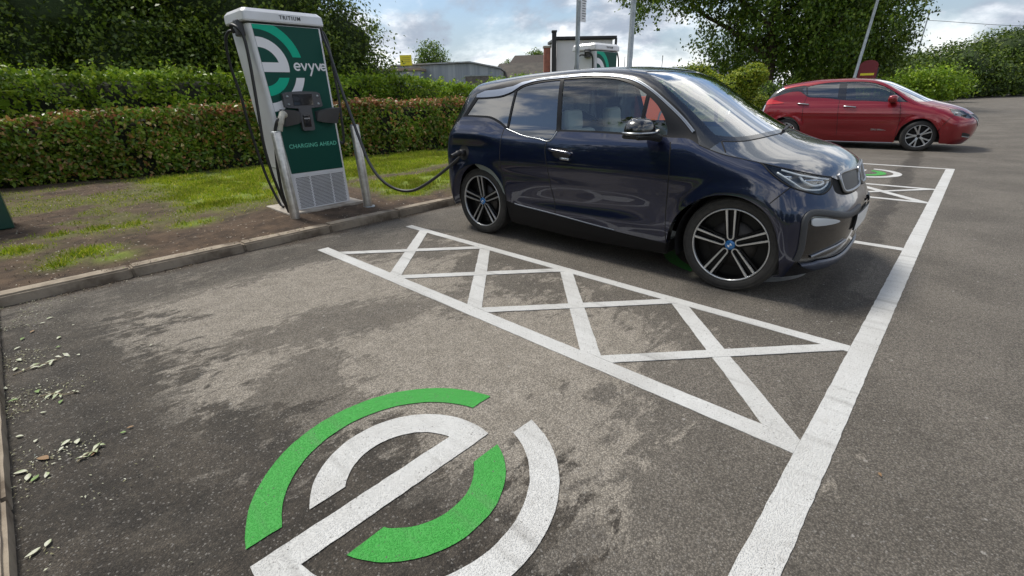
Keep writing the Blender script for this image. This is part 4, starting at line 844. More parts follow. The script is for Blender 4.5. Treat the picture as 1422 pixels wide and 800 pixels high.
def ground():
    me=fastmesh('ground',[(-1500,-1500,0),(1500,-1500,0),(1500,1500,0),(-1500,1500,0)],[(0,1,2,3)])
    o=bayobj('car_park_asphalt',me,asphalt_mat());tag(o,kind='structure')
    # far grassy land around the car park so that nothing ends at the horizon
    W=paint_mat('road_white',(.60,.60,.585),1.0);G=paint_mat('road_green',(.035,.31,.040),.5,(.09,.30,.08))
    def poly(name,loops,m,z=.004,st=.25,th=.0025):
        b=MB()
        for P in loops:
            Q=dens(np.array(P),.03,True);Q=Q+(np.stack([fbm(Q[:,0]*22+z*900,Q[:,1]*22,1.,41),fbm(Q[:,0]*22,Q[:,1]*22+z*700,1.,43)],-1)-.5)*.007;b.prism([tuple(p) for p in Q],z-.003,z,0,'xy')
        me_=b
        o=b.build(name,m,None,bw(0,0,0),BA,fixn=True);tag(o,kind='structure');return o
    def rect(x0,y0,x1,y1): return [(x0,y0),(x1,y0),(x1,y1),(x0,y1)]
    poly('front_line_marking',[rect(-9,-.12,8.45,0)],W)
    def wob(x,a=.004): return x+rng.uniform(-a,a)
    poly('bay_line_marking',[rect(-1.15,.001,-1.04,4.29),rect(-.055,.001,.03,4.345),rect(2.35,.001,2.445,4.35),rect(4.84,.001,4.93,4.33),rect(5.95,.001,6.045,4.34),rect(8.36,.001,8.449,4.34)],W)
    L=[]
    for x0,wd in ((-1.04,.985),(4.93,1.02)):
        for k in range(4):
            a=k+.005;
            # diagonal band one way (broken round the crossing so that no faces overlap)
            L.append([(x0,a+.15),(x0,a+.0),(x0+wd,a+.93),(x0+wd,a+1.07 if k<3 else a+1.07)])
    poly('hatching_marking',L,W,z=.0045)
    L=[]
    for x0,wd in ((-1.04,.985),(4.93,1.02)):
        for k in range(4):
            a=k
            L.append([(x0,a+1.05),(x0,a+.94),(x0+wd,a+.02),(x0+wd,a+.13)])
    poly('hatching_cross_marking',L,W,z=.0062)
    def ring(r0,r1,a0,a1,n=60):
        t=np.linspace(a0,a1,n);return [(r1*math.cos(q),r1*math.sin(q)) for q in t]+[(r0*math.cos(q),r0*math.sin(q)) for q in t[::-1]]
    def ringcut(r0,r1,y0,side,n=64):
        """ring above (side=1) or below (side=-1) the line |y|=y0, cut straight"""
        a1=math.asin(y0/r1);a0=math.asin(y0/r0);A=np.linspace(a1,math.pi-a1,n);B=np.linspace(math.pi-a0,a0,n)
        P=[(r1*math.cos(q),r1*math.sin(q)) for q in A]+[(r0*math.cos(q),r0*math.sin(q)) for q in B]
        return [(x,y*side) for x,y in P]
    def emblem_polys(ro=.592,ri=.475,io=.380,ii=.252,c=.136,hb=.057):
        green=[ringcut(ri,ro,c,1),ringcut(ii,io,c,-1)]
        # white: lower outer ring joined to the bar at the left; upper inner ring joined to the bar at the right
        b=-math.asin(c/ro);b2=-math.asin(c/ri);n=64
        A=np.linspace(b,-math.pi+math.asin(-hb/ro)*1,n)
        A=np.linspace(b,-(math.pi+math.asin(hb/ro)),n);Bq=np.linspace(-(math.pi-math.asin(hb/ri)),b2,n)
        w1=[(ro*math.cos(q),ro*math.sin(q)) for q in A]+[(io*math.cos(math.asin(hb/io)),hb)][:0]
        # walk: outer ring clockwise to the bar's upper left corner, along the bar's top to the inner ring, round it, back along the bar's bottom
        xi=math.sqrt(ii*ii-hb*hb)
        t0=math.asin(hb/ii);q_in=np.linspace(t0,math.pi-math.asin(c/ii),40)
        t1=math.asin(hb/io);q_out=np.linspace(math.pi-math.asin(c/io),-t1,60)
        P=w1+[(xi,hb)]+[(ii*math.cos(q),ii*math.sin(q)) for q in q_in[1:]]+[(io*math.cos(q),io*math.sin(q)) for q in q_out]
        P+=[(ri*math.cos(q),ri*math.sin(q)) for q in Bq]
        return [P],green
    globals()['emblem_polys']=emblem_polys
    wp,gp_=emblem_polys()
    for cx in (-2.286,1.19,3.64,7.2):
        for nm,pl,m_ in (('emblem_white_marking',wp,W),('emblem_green_marking',gp_,G)):
            b=MB()
            for P in pl:
                P2=dens(np.array(P),.02,True);P2=P2+(np.stack([fbm(P2[:,0]*24,P2[:,1]*24,1.,41),fbm(P2[:,0]*24,P2[:,1]*24,1.,43)],-1)-.5)*.006
                tv,tf=triangulate([P2],.2)
                b.add([(x,y,.0045) for x,y in tv],[tuple(f) for f in tf])
            o=b.build(nm,m_,None,bw(cx,1.088,0),BA);tag(o,kind='structure')
# ------------------------------------------------------------------ kerb and verge
SM=dict(
 kerb=mat('kerb_concrete',(.30,.25,.19),.9,var=(5,(.12,.092,.065),.42,.66),bump=(60,.5,.006)),
 white=mat('white_enamel',(.70,.71,.74),.32,coat=.3,var=(2.2,(.58,.575,.56),.45,.75)),
 dgreen=mat('decal_dark_green',(.002,.062,.045),.5,spec=.25),mint=mat('decal_mint',(.0,.40,.25),.5,spec=.25),dwhite=mat('decal_white',(.74,.74,.76),.3),mintd=mat('lettering_mint',(.12,.50,.36),.4),
 dark=mat('dark_casing',(.070,.071,.078),.42,bump=(300,.15,.001)),darker=mat('screen_black',(.006,.006,.007),.12,coat=1.),
 steel=mat('brushed_steel',(.66,.64,.60),.38,.8,bump=(140,.12,.001),var=(12,(.40,.38,.35),.4,.7)),
 cable=mat('cable_rubber',(.018,.018,.019),.45),grip=mat('plug_grip',(.42,.40,.34),.5),text=mat('lettering_dark',(.05,.05,.055),.5),
 slab=mat('concrete_slab',(.42,.38,.33),.85,var=(7,(.25,.21,.17),.45,.72),bump=(50,.4,.006)),grille=mat('grille_hole',(.02,.02,.022),.7),
 galv=mat('galvanised_steel',(.34,.37,.38),.42,.7,var=(9,(.24,.26,.27),.4,.7)),sign=mat('sign_white',(.72,.73,.74),.5),
 cladding=None,brown=mat('brown_tiles',(.060,.047,.038),.85,var=(3,(.038,.030,.025),.35,.65)),fascia=mat('black_fascia',(.02,.02,.022),.5),
 render=mat('pale_wall',(.66,.66,.70),.7,var=(1.5,(.58,.58,.61),.4,.7)),brick=mat('red_brick',(.42,.16,.11),.8,var=(8,(.30,.12,.09),.4,.6)),
 yellow=mat('yellow_sign',(.72,.62,.03),.5),orange=mat('orange_board',(.95,.17,.05),.5),greenbox=mat('green_cabinet',(.004,.050,.034),.4,coat=.3),maroon=mat('maroon_sign',(.16,.010,.016),.45),wood=mat('post_wood',(.12,.08,.05),.8))
def cladding():
    m=mat('metal_cladding',(.30,.33,.37),.45,.3);n=m.node_tree.nodes;l=m.node_tree.links;b=n['Principled BSDF'];tc=n.new('ShaderNodeTexCoord')
    w=n.new('ShaderNodeTexNoise');mp=n.new('ShaderNodeMapping');mp.inputs['Scale'].default_value=(2.6,2.6,.12);l.new(tc.outputs['Object'],mp.inputs[0]);l.new(mp.outputs[0],w.inputs['Vector']);w.inputs['Scale'].default_value=1;w.inputs['Detail'].default_value=4
    r=n.new('ShaderNodeValToRGB');r.color_ramp.elements[0].position=.3;r.color_ramp.elements[0].color=(.22,.25,.29,1);r.color_ramp.elements[1].position=.7;r.color_ramp.elements[1].color=(.36,.39,.43,1);l.new(w.outputs['Fac'],r.inputs[0]);l.new(r.outputs[0],b.inputs['Base Color']);return m
SM['cladding']=cladding()
def kerbs():
    """kerb stones, each a thing"""
    b=MB();proto=None
    def stone():
        bm=bmesh.new();bmesh.ops.create_cube(bm,size=1.)
        for v in bm.verts: v.co=Vector((v.co.x*.907,v.co.y*.165,v.co.z*.26))
        for v in bm.verts:
            if v.co.z>0 and v.co.y<0: v.co.y+=.018
        bmesh.ops.bevel(bm,geom=[e for e in bm.edges],offset=.014,segments=2,affect='EDGES')
        bmesh.ops.subdivide_edges(bm,edges=[e for e in bm.edges if e.calc_length()>.5],cuts=10)
        for v in bm.verts: v.co+=Vector((0,random.gauss(0,.0007),random.gauss(0,.0007)))
        m=MB();m.bm(bm,0,False);return m
    for k in range(38):
        x=-3.02+.912*k
        m=stone();o=m.build('kerb_stone',SM['kerb'],None,bw(x,4.883,-.042+.003*math.sin(k*2.1)),BA+R(random.uniform(-.25,.25)));tag(o,'weathered concrete kerb stone edging the grass verge behind the bays','kerb',group='kerb stones along the verge')
    for k in range(9):
        y=4.33-.912*k
        m=stone();o=m.build('kerb_stone',SM['kerb'],None,bw(-3.483,y,-.050),BA+R(-90));tag(o,'weathered concrete kerb stone at the left end of the first bay','kerb',group='kerb stones beside the first bay')
def fbm(X,Y,s=1.,seed=0,oct_=5):
    r=np.random.default_rng(seed);out=np.zeros_like(X);a=1.;tot=0
    for o in range(oct_):
        n=64;g=r.random((n,n));u=X*s*2**o+17.3*o;v=Y*s*2**o+9.1*o;i=np.floor(u).astype(int);j=np.floor(v).astype(int);fu=u-i;fv=v-j;fu=fu*fu*(3-2*fu);fv=fv*fv*(3-2*fv)
        q=lambda a_,b_:g[a_%n,b_%n]
        out+=a*((q(i,j)*(1-fu)+q(i+1,j)*fu)*(1-fv)+(q(i,j+1)*(1-fu)+q(i+1,j+1)*fu)*fv);tot+=a;a*=.5
    return out/tot
def sm(a,b,x): t=np.clip((x-a)/(b-a),0,1);return t*t*(3-2*t)
def grass_mask(X,Y):
    """where the verge is green, in the bay frame (bare soil elsewhere)"""
    n=fbm(X,Y,.9,3);n2=fbm(X,Y,3.2,5);w=n-.5;w2=n2-.5
    back=sm(-2.2,-.4,X+w*2.6)*sm(7.0,7.9,Y+w*1.6+w2*.9-.35*np.clip(X,-3,0))
    right=sm(.45,1.0,X+w*1.2)*sm(5.35,5.75,Y+w*.8+w2*.5)
    track=np.exp(-((Y-(7.1+.10*(X-1)+w*.8))/.30)**2)*sm(.2,.9,X)
    lip=np.exp(-((Y-5.15)/.22)**2)*sm(1.1,1.7,X)*.35
    g=np.maximum(back,right)*(1-.92*track)+lip
    thin=sm(.47,.60,n+w2*.5)*sm(5.9,6.6,Y)*(1-sm(-.9,-.2,X))*.28
    g=np.maximum(g,thin)
    g*=1-.95*np.exp(-(((X+.35)/.85)**2+((Y-5.6)/.65)**2)**2)
    for cx,cy,r in ((-2.78,5.62,.24),(-2.6,5.32,.17),(-2.95,5.4,.14),(-1.78,6.10,.20),(-1.62,6.2,.15),(-2.9,6.75,.13),(-2.55,6.72,.16),(-2.25,6.62,.15),(-3.2,6.2,.2)): g=np.maximum(g,1.25*np.exp(-(((X-cx)/r)**2+((Y-cy)/(r*.8))**2))*(.35+1.1*n2))
    g*=1-sm(10.3,10.9,Y+.18*X+w)*.75
    g=np.where(X<-3.6,sm(.46,.56,n),g)
    return np.clip(g,0,1)
def verge_height(X,Y):
    return .070+.035*sm(4.9,5.6,Y)+.03*(fbm(X,Y,1.3,11)-.5)*sm(4.95,5.3,Y)+.030*(fbm(X,Y,6,12)-.5)*sm(4.95,5.2,Y)-.06*np.exp(-(((X+2.2)/.16)**2+((Y-5.62)/.12)**2))
def verge():
    xs=np.concatenate([np.arange(-30,-4.2,1.),np.arange(-4.2,4.5,.05),np.arange(4.5,14,.25),np.arange(14,40,1.)]);ys=np.concatenate([np.arange(4.955,9.,.05),np.arange(9,14,.2),np.arange(14,60,2.)])
    def sheet(xs,ys,nm,hfun):
        X,Y=np.meshgrid(xs,ys);Z=hfun(X,Y);V=np.stack([X,Y,Z],-1).reshape(-1,3);nx,ny=len(xs),len(ys)
        I=np.arange(nx*ny).reshape(ny,nx);F=np.stack([I[:-1,:-1],I[:-1,1:],I[1:,1:],I[1:,:-1]],-1).reshape(-1,4)
        me=fastmesh(nm,V,F,True);g=grass_mask(V[:,0],V[:,1]);at=me.attributes.new('grass','FLOAT','POINT');at.data.foreach_set('value',g.astype(np.float32))
        o=bayobj(nm,me,VM);tag(o,kind='structure');return o
    VM=bpy.data.materials.new('verge_soil');VM.use_nodes=True;n=VM.node_tree.nodes;l=VM.node_tree.links;b=n['Principled BSDF'];tc=n.new('ShaderNodeTexCoord');at=n.new('ShaderNodeAttribute');at.attribute_name='grass'
    def noise(s,d=6,r=.6):
        t=n.new('ShaderNodeTexNoise');t.inputs['Scale'].default_value=s;t.inputs['Detail'].default_value=d;t.inputs['Roughness'].default_value=r;l.new(tc.outputs['Object'],t.inputs['Vector']);return t.outputs['Fac']
    def ramp(f,a,c1,b_,c2):
        r=n.new('ShaderNodeValToRGB');e=r.color_ramp.elements;e[0].position=a;e[0].color=(*c1,1);e[1].position=b_;e[1].color=(*c2,1);l.new(f,r.inputs[0]);return r.outputs[0]
    s1=ramp(noise(5,9,.72),.32,(.028,.017,.010),.68,(.135,.088,.054));s2=ramp(noise(40,5,.7),.45,(1,1,1),.75,(.55,.5,.46));g1=ramp(noise(9,6,.65),.3,(.07,.105,.008),.7,(.20,.26,.020))
    mx=n.new('ShaderNodeMix');mx.data_type='RGBA';mx.blend_type='MULTIPLY';mx.inputs[0].default_value=1;l.new(s1,mx.inputs[6]);l.new(s2,mx.inputs[7])
    m2=n.new('ShaderNodeMix');m2.data_type='RGBA';l.new(at.outputs['Fac'],m2.inputs[0]);l.new(mx.outputs[2],m2.inputs[6]);l.new(g1,m2.inputs[7])
    v=n.new('ShaderNodeTexVoronoi');v.inputs['Scale'].default_value=26;l.new(tc.outputs['Object'],v.inputs['Vector']);sp=n.new('ShaderNodeSeparateColor');l.new(v.outputs['Color'],sp.inputs[0])
    k=n.new('ShaderNodeMath');k.operation='GREATER_THAN';k.inputs[1].default_value=.93;l.new(sp.outputs[0],k.inputs[0]);k2=n.new('ShaderNodeMath');k2.operation='LESS_THAN';k2.inputs[1].default_value=.28;l.new(v.outputs['Distance'],k2.inputs[0]);k3=n.new('ShaderNodeMath');k3.operation='MULTIPLY';l.new(k.outputs[0],k3.inputs[0]);l.new(k2.outputs[0],k3.inputs[1])
    m3=n.new('ShaderNodeMix');m3.data_type='RGBA';l.new(k3.outputs[0],m3.inputs[0]);l.new(m2.outputs[2],m3.inputs[6]);m3.inputs[7].default_value=(.30,.26,.21,1);l.new(m3.outputs[2],b.inputs['Base Color']);b.inputs['Roughness'].default_value=.95
    bu=n.new('ShaderNodeBump');bu.inputs['Strength'].default_value=.9;bu.inputs['Distance'].default_value=.02;l.new(noise(26,8,.75),bu.inputs['Height']);l.new(bu.outputs[0],b.inputs['Normal'])
    sheet(xs,ys,'verge_ground',verge_height)
    sheet(np.concatenate([np.arange(-30,-5,1.),np.arange(-5,-3.55,.06)]),np.concatenate([np.arange(-20,-2,1.),np.arange(-2,4.93,.06)]),'side_verge_ground',lambda X,Y:.045+.03*(fbm(X,Y,1.3,11)-.5))
def grass():
    G=leafmat('grass_blades',[(0,(.14,.22,.010)),(.45,(.27,.36,.018)),(.78,(.42,.46,.035)),(1,(.52,.44,.13))],.6,.35)
    def blades(X,Y,Z,h,w,name,lab):
        n=len(X);a=rng.uniform(0,2*math.pi,n);lean=rng.normal(0,.45,(n,2))*h[:,None];dx=np.cos(a)*w;dy=np.sin(a)*w
        B=np.stack([X,Y,Z],-1);side=np.stack([dx,dy,np.zeros(n)],-1);mid=B+np.stack([lean[:,0]*.35,lean[:,1]*.35,h*.6],-1);tip=B+np.stack([lean[:,0],lean[:,1],h],-1)
        V=np.stack([B-side,B+side,mid+side*.7,tip,mid-side*.7],1).reshape(-1,3);F=(np.arange(n)*5)[:,None]+np.arange(5)
        o=bayobj(name,fastmesh(name,V,F),G);tag(o,lab,'grass',kind='stuff')
    N=900000;X=rng.uniform(-4,9,N);u=rng.random(N);Y=4.95+(11.2-4.95)*u;g=grass_mask(X,Y);dens_=np.clip(g,0,1)**1.5*np.clip(1.3-(Y-5)/9,.4,1)
    cl=fbm(X,Y,5.,21);dens_*=sm(.30,.55,cl);k=rng.random(N)<dens_*.55;X=X[k];Y=Y[k];g=g[k];h=(.014+.042*rng.random(len(X))**1.4)*(.55+.8*g)*(.6+.8*fbm(X,Y,2.,22));
    blades(X,Y,verge_height(X,Y)-.004,h,rng.uniform(.0022,.0050,len(X))*(1+(Y-5)*.10),'verge_grass','short green grass growing in patches on the verge')
    N=9000;X=rng.uniform(-4.6,-3.56,N);Y=rng.uniform(-.5,4.9,N);k=rng.random(N)<sm(.42,.6,fbm(X,Y,2,31));X=X[k];Y=Y[k];h=.02+.05*rng.random(len(X));blades(X,Y,np.full(len(X),.04),h,rng.uniform(.0015,.0035,len(X)),'side_verge_grass','tufts of grass beside the kerb at the left of the first bay')
# ------------------------------------------------------------------ charger
def make_charger(plugged=True,shift=0.):
    base=np.array([-.36+shift,5.68,.10]);root=empty('charging_unit',bw(*base),BA)
    P=lambda x,y,z:(x-base[0]+shift,y-base[1],z-base[2])
    Lx=lambda z:-.722-.0667*(z-.11);Rx=lambda z:.004-.0205*(z-.11)
    y0=5.68;dep=.52
    # body: sections up the height with softened corners
    zs=[.125,.5,1.0,1.5,2.0,2.165]
    def ringpts(z,ins=0.,r=.035,x0=None,x1=None,ya=None,yb=None):
        a,b_=(Lx(z) if x0 is None else x0)+ins,(Rx(z) if x1 is None else x1)-ins;ya=y0+ins if ya is None else ya;yb=y0+dep-ins if yb is None else yb;out=[]
        for cx,cy,t0 in ((b_-r,ya+r,-90),(b_-r,yb-r,0),(a+r,yb-r,90),(a+r,ya+r,180)):
            for t in np.linspace(R(t0),R(t0+90),5): out.append(P(cx+r*math.cos(t),cy+r*math.sin(t),z))
        return out
    b=MB();V=[];n=20
    for z in zs: V+=ringpts(z)
    F=[(i*n+j,i*n+(j+1)%n,(i+1)*n+(j+1)%n,(i+1)*n+j) for i in range(len(zs)-1) for j in range(n)];F.append(tuple(range(n))[::-1]);F.append(tuple((len(zs)-1)*n+j for j in range(n)));b.add(V,F,0,False)
    b.build('cabinet',SM['white'],root)
    # cap: overhanging hood with chamfered top
    b=MB();V=[]
    for z,e,r in ((2.185,.028,.03),(2.20,.034,.035),(2.275,.030,.04),(2.31,.0,.05),(2.318,-.05,.06)): V+=ringpts(z,-e,r)
    F=[(i*n+j,i*n+(j+1)%n,(i+1)*n+(j+1)%n,(i+1)*n+j) for i in range(4) for j in range(n)];F.append(tuple(range(n))[::-1]);F.append(tuple(4*n+j for j in range(n)));b.add(V,F,0,False)
    cap=b.build('cap',SM['white'],root)
    b=MB();b.box(P(Lx(2.2)+.10,y0+.25,2.325),(.10,.14,.03),0,.01);b.build('antenna_housing',SM['dark'],cap)
    te=text_mesh('TRITIUM',.052,ext=.0006,bold=.0010,spacing=1.25);t=obj('lettering',te,SM['text'],cap);t.location=P(-.40,y0-.0355,2.222);t.rotation_euler=(math.pi/2,0,0)
    # decal panel with the broken-ring emblem, clipped to the panel
    f=y0-.004
    zt,zb=2.16,.57
    pl=[(Lx(zb)+.045,zb),(Rx(zb)-.035,zb),(Rx(zt)-.035,zt),(Lx(zt)+.045,zt)]
    b=MB();b.prism([(x-base[0]+shift,z-base[2]) for x,z in pl],f-base[1],f+.003-base[1],0,'xz');dp=b.build('decal_panel',SM['dgreen'],root,fixn=True)
    def clip(poly,a,b_,keep):  # Sutherland-Hodgman for one half-plane
        out=[];d=lambda p:(b_[0]-a[0])*(p[1]-a[1])-(b_[1]-a[1])*(p[0]-a[0])
        for i in range(len(poly)):
            p,q=poly[i-1],poly[i];dp_,dq=d(p)*keep,d(q)*keep
            if (dp_>=0)!=(dq>=0): t=dp_/(dp_-dq);out.append((p[0]+(q[0]-p[0])*t,p[1]+(q[1]-p[1])*t))
            if dq>=0: out.append(q)
        return out
    wp,gp_=emblem_polys(ro=.592,ri=.475,io=.380,ii=.252,c=.136,hb=.062)
    cx,cz,s=-.800,1.742,.80
    for nm,pls,mt,dy in (('emblem_white',wp,SM['dwhite'],.0015),('emblem_green',gp_[:1],SM['mint'],.0015),('emblem_green',gp_[1:],SM['mint'],.0015)):
        b=MB()
        for Q in pls:
            Q=[(cx+x*s,cz+z*s*.985) for x,z in Q]
            tv,tf=triangulate([np.array(Q)],.5)
            for fc in tf:
                T=[tuple(tv[i]) for i in fc]
                T=clip(T,pl[0],pl[3],-1);
                if len(T)>2: T=clip(T,pl[1],pl[2],1)
                if len(T)>2: T=clip(T,pl[2],pl[3],1)
                if len(T)>2: b.add([P(x,f-dy,z) for x,z in T],[tuple(range(len(T)))])
        b.build(nm,mt,dp)
    # word set from strokes: a rounded hand-drawn lettering
    def stroke(mb,pts,w):
        pts=np.array(pts);T=np.gradient(pts,axis=0);T/=np.linalg.norm(T,axis=1,keepdims=True)+1e-9;Nn=np.stack([-T[:,1],T[:,0]],-1)*w/2;k=len(pts)
        V=[P(x,f-.002,z) for x,z in np.concatenate([pts+Nn,pts-Nn])];mb.add(V,[(i,i+k,i+k+1,i+1) for i in range(k-1)])
    b=MB();xh=.077;lw=.0155
    def let_e(x,z,r): 
        A=np.linspace(R(0),R(318),26);stroke(b,[(x+r*math.cos(q),z+r*math.sin(q)*1.05) for q in A],lw);stroke(b,[(x-r,z),(x,z),(x+r*1.0,z)],lw*.85)
    def let_v(x,z,w,h): stroke(b,[(x-w,z+h/2),(x-w*.5,z),(x,z-h/2)],lw);stroke(b,[(x,z-h/2),(x+w*.5,z),(x+w,z+h/2)],lw)
    zz=1.752
    lw=.0185;let_e(-.402,zz,.033);let_v(-.319,zz,.033,xh);let_v(-.232,zz,.033,xh);stroke(b,[(-.232,zz-xh/2),(-.249,zz-xh/2-.035),(-.262,zz-xh/2-.058)],lw);let_v(-.149,zz,.033,xh);let_e(-.088,zz,.030)
    b.build('lettering',SM['dwhite'],dp)
    te=text_mesh('CHARGING AHEAD',.066,ext=.0006,bold=.0012,spacing=1.05);t=obj('lettering',te,SM['mintd'],dp);t.location=P(-.375,f-.0025,.862);t.rotation_euler=(math.pi/2,0,0)
    # screen and reader
    b=MB();b.prism([(x-base[0]+shift,z-base[2]) for x,z in ((-.655,1.465),(-.62,1.482),(-.44,1.492),(-.26,1.482),(-.215,1.465),(-.20,1.33),(-.22,1.315),(-.345,1.305),(-.345,1.07),(-.36,1.055),(-.475,1.055),(-.49,1.07),(-.50,1.305),(-.625,1.315),(-.648,1.33))],f-.055-base[1],f-.001-base[1],0,'xz');sc=b.build('control_panel',SM['dark'],root,fixn=True)
    b=MB();b.box(P(-.43,f-.057,1.400),(.235,.006,.125),0,.002);b.build('screen',SM['darker'],sc)
    b=MB();b.box(P(-.425,f-.060,1.165),(.085,.014,.135),0,.008);b.build('card_reader',SM['darker'],sc)
    te=text_mesh('evyve',.03,ext=.0004);t=obj('lettering',te,SM['dwhite'],sc);t.location=P(-.425,f-.068,1.185);t.rotation_euler=(math.pi/2,0,0)
    b=MB()
    for x in (-.605,-.25):
        for z in (1.435,1.35): b.lathe([(.0001,0),(.013,0),(.015,.006)],20,0,'y',P(x,f-.062,z))
    b.build('button',SM['galv'],sc)
    # holsters: hooded sockets turned to the sides
    for sx,x0,x1 in ((-1,-.70,-.47),(1,-.065,-.29)):
        b=MB();V=[]
        for t,w_,h_,d_ in ((0,.085,.105,.06),(.35,.09,.15,.13),(1.,.095,.185,.19)):
            cx_=x1+(x0-x1)*t;cz_=1.21+.0*t
            for a_ in range(4):
                dz=(-h_/2,-h_/2,h_/2,h_/2)[a_];dy=(0,-d_,-d_,0)[a_];V.append(P(cx_+(.015*sx if a_ in(2,) else 0),f+dy*(.55 if a_==1 else 1),cz_+dz))
        F=[(i*4+j,i*4+(j+1)%4,(i+1)*4+(j+1)%4,(i+1)*4+j) for i in range(2) for j in range(4)]+[(0,1,2,3),(11,10,9,8)];b.add(V,F,0,False);b.build('holster',SM['dark'],root,fixn=True)
    # vents: three fields of small holes in a raised panel
    b=MB();b.box(P((Lx(.34)+Rx(.34))/2,f+.001,.335),(.665,.008,.435),0,.002);vp=b.build('vent_panel',SM['white'],root)
    for k,(xa,xb) in enumerate(((-.675,-.505),(-.485,-.235),(-.215,-.055))):
        b=MB();rows=22;cols=int((xb-xa)/.0145)
        for i in range(rows):
            for j in range(cols):
                x=xa+(j+.5)*(xb-xa)/cols+(.0036 if i%2 else -.0036);z=.15+i*.0172
                b.add([P(x-.0048,f-.0045,z-.0052),P(x+.0048,f-.0045,z-.0052),P(x+.0048,f-.0045,z+.0052),P(x-.0048,f-.0045,z+.0052)],[(0,1,2,3)])
        b.build('vent',SM['grille'],vp)
    # side door seams and lock
    b=MB();b.box(P(Lx(.6)-.0015,y0+.26,.62),(.004,.44,.010),0);b.box(P(Lx(.34)-.002,y0+.12,.40),(.008,.03,.05),0,.002);b.build('side_door_seam',SM['galv'],root)
    b=MB();b.box((P(-.385,5.90,.085)),(.99,.74,.09),0,.008);b.build('plinth',SM['slab'],root)
    # cable arms at the top corners
    for x in (Lx(2.1)-.03,Rx(2.1)+.03):
        b=MB();b.box(P(x,y0+.17,2.13),(.07,.13,.16),0,.015);b.build('cable_gland',SM['dark'],root)
    def cab(name,pts,r,mt=None,par=None,n=10):
        Q=cr([P(*p) if len(p)==3 else p for p in pts],n);b=MB();b.tube(Q,r,10);return b.build(name,mt or SM['cable'],par or root)
    sh=0.
    cl=cab('charging_cable',[(-.795,5.44,1.215),(-.845,5.43,1.19),(-.875,5.47,1.08),(-.885,5.52,.92),(-.90,5.56,.66),(-.89,5.60,.38),(-.855,5.63,.17),(-.842,5.66,.155),(-.875,5.69,.32),(-.925,5.69,.60),(-.945,5.70,.95),(-.925,5.70,1.33),(-.905,5.70,1.76),(-.905,5.71,2.02),(-.94,5.74,2.12),(-.965,5.84,2.15),(-.94,5.86,2.08)],.0165)
    cab('charging_cable',[(-.90,5.90,2.10),(-.955,5.98,2.10),(-.985,6.05,2.0),(-.975,6.10,1.76),(-.94,6.10,1.48),(-.925,6.10,1.16),(-.89,6.10,.79),(-.85,6.08,.47),(-.80,6.02,.20),(-.78,5.95,.14)],.0155)
    b=MB();b.tube(cr([P(-.69,5.58,1.245),P(-.745,5.50,1.25),P(-.79,5.44,1.22),P(-.815,5.43,1.16),P(-.835,5.44,1.08)],6),[.042]*7+[.034]*12+[.028]*6,12);b.build('plug',SM['grip'],cl)
    if plugged:
        cab('charging_cable',[(-.02,5.80,2.11),(.0,5.75,2.17),(-.005,5.74,2.12),(-.039,5.557,1.891),(-.080,5.363,1.573),(-.105,5.17,1.258),(-.13,4.977,.946),(-.158,4.783,.70),(-.146,4.59,.53),(-.076,4.397,.432),(.014,4.203,.434),(.131,4.01,.549),(.235,3.817,.70),(.30,3.66,.825)],.0165)
        cab('charging_cable',[(-.02,5.85,2.12),(.03,5.80,2.15),(.062,5.76,2.02),(.075,5.75,1.75),(.090,5.75,1.46),(.085,5.75,1.16),(.075,5.75,.93),(.055,5.76,.86),(.02,5.80,.90),(.0,5.84,.94)],.0155)
    else:
        for q in (0,1):
            cab('charging_cable',[(-.02,5.80+.08*q,2.11),(.05,5.78+.08*q,2.19),(.12,5.77+.08*q,2.12),(.16,5.76+.08*q,1.9),(.14,5.75,1.3),(.08,5.74,.8),(-.02,5.60,.95),(-.06,5.55,1.15)],.016)
    return root
def bollard(x,y,h,rot_=0.,lab=''):
    root=empty('bollard',bw(x,y,.085),BA)
    b=MB();b.lathe([(.0001,h+.003),(.050,h+.002),(.0535,h-.004),(.0535,-.02)],40);b.build('post',SM['steel'],root)
    b=MB();b.lathe([(.0001,h+.009),(.047,h+.008),(.052,h+.004),(.052,h+.0035)],40);b.build('cap',SM['galv'],root)
    b=MB();b.lathe([(.085,-.01),(.085,.006),(.0545,.010)],32);b.build('base_collar',SM['galv'],root)
    root.rotation_euler=(0,R(rot_),BA);tag(root,lab,'bollard',group='steel bollards guarding the charger');return root
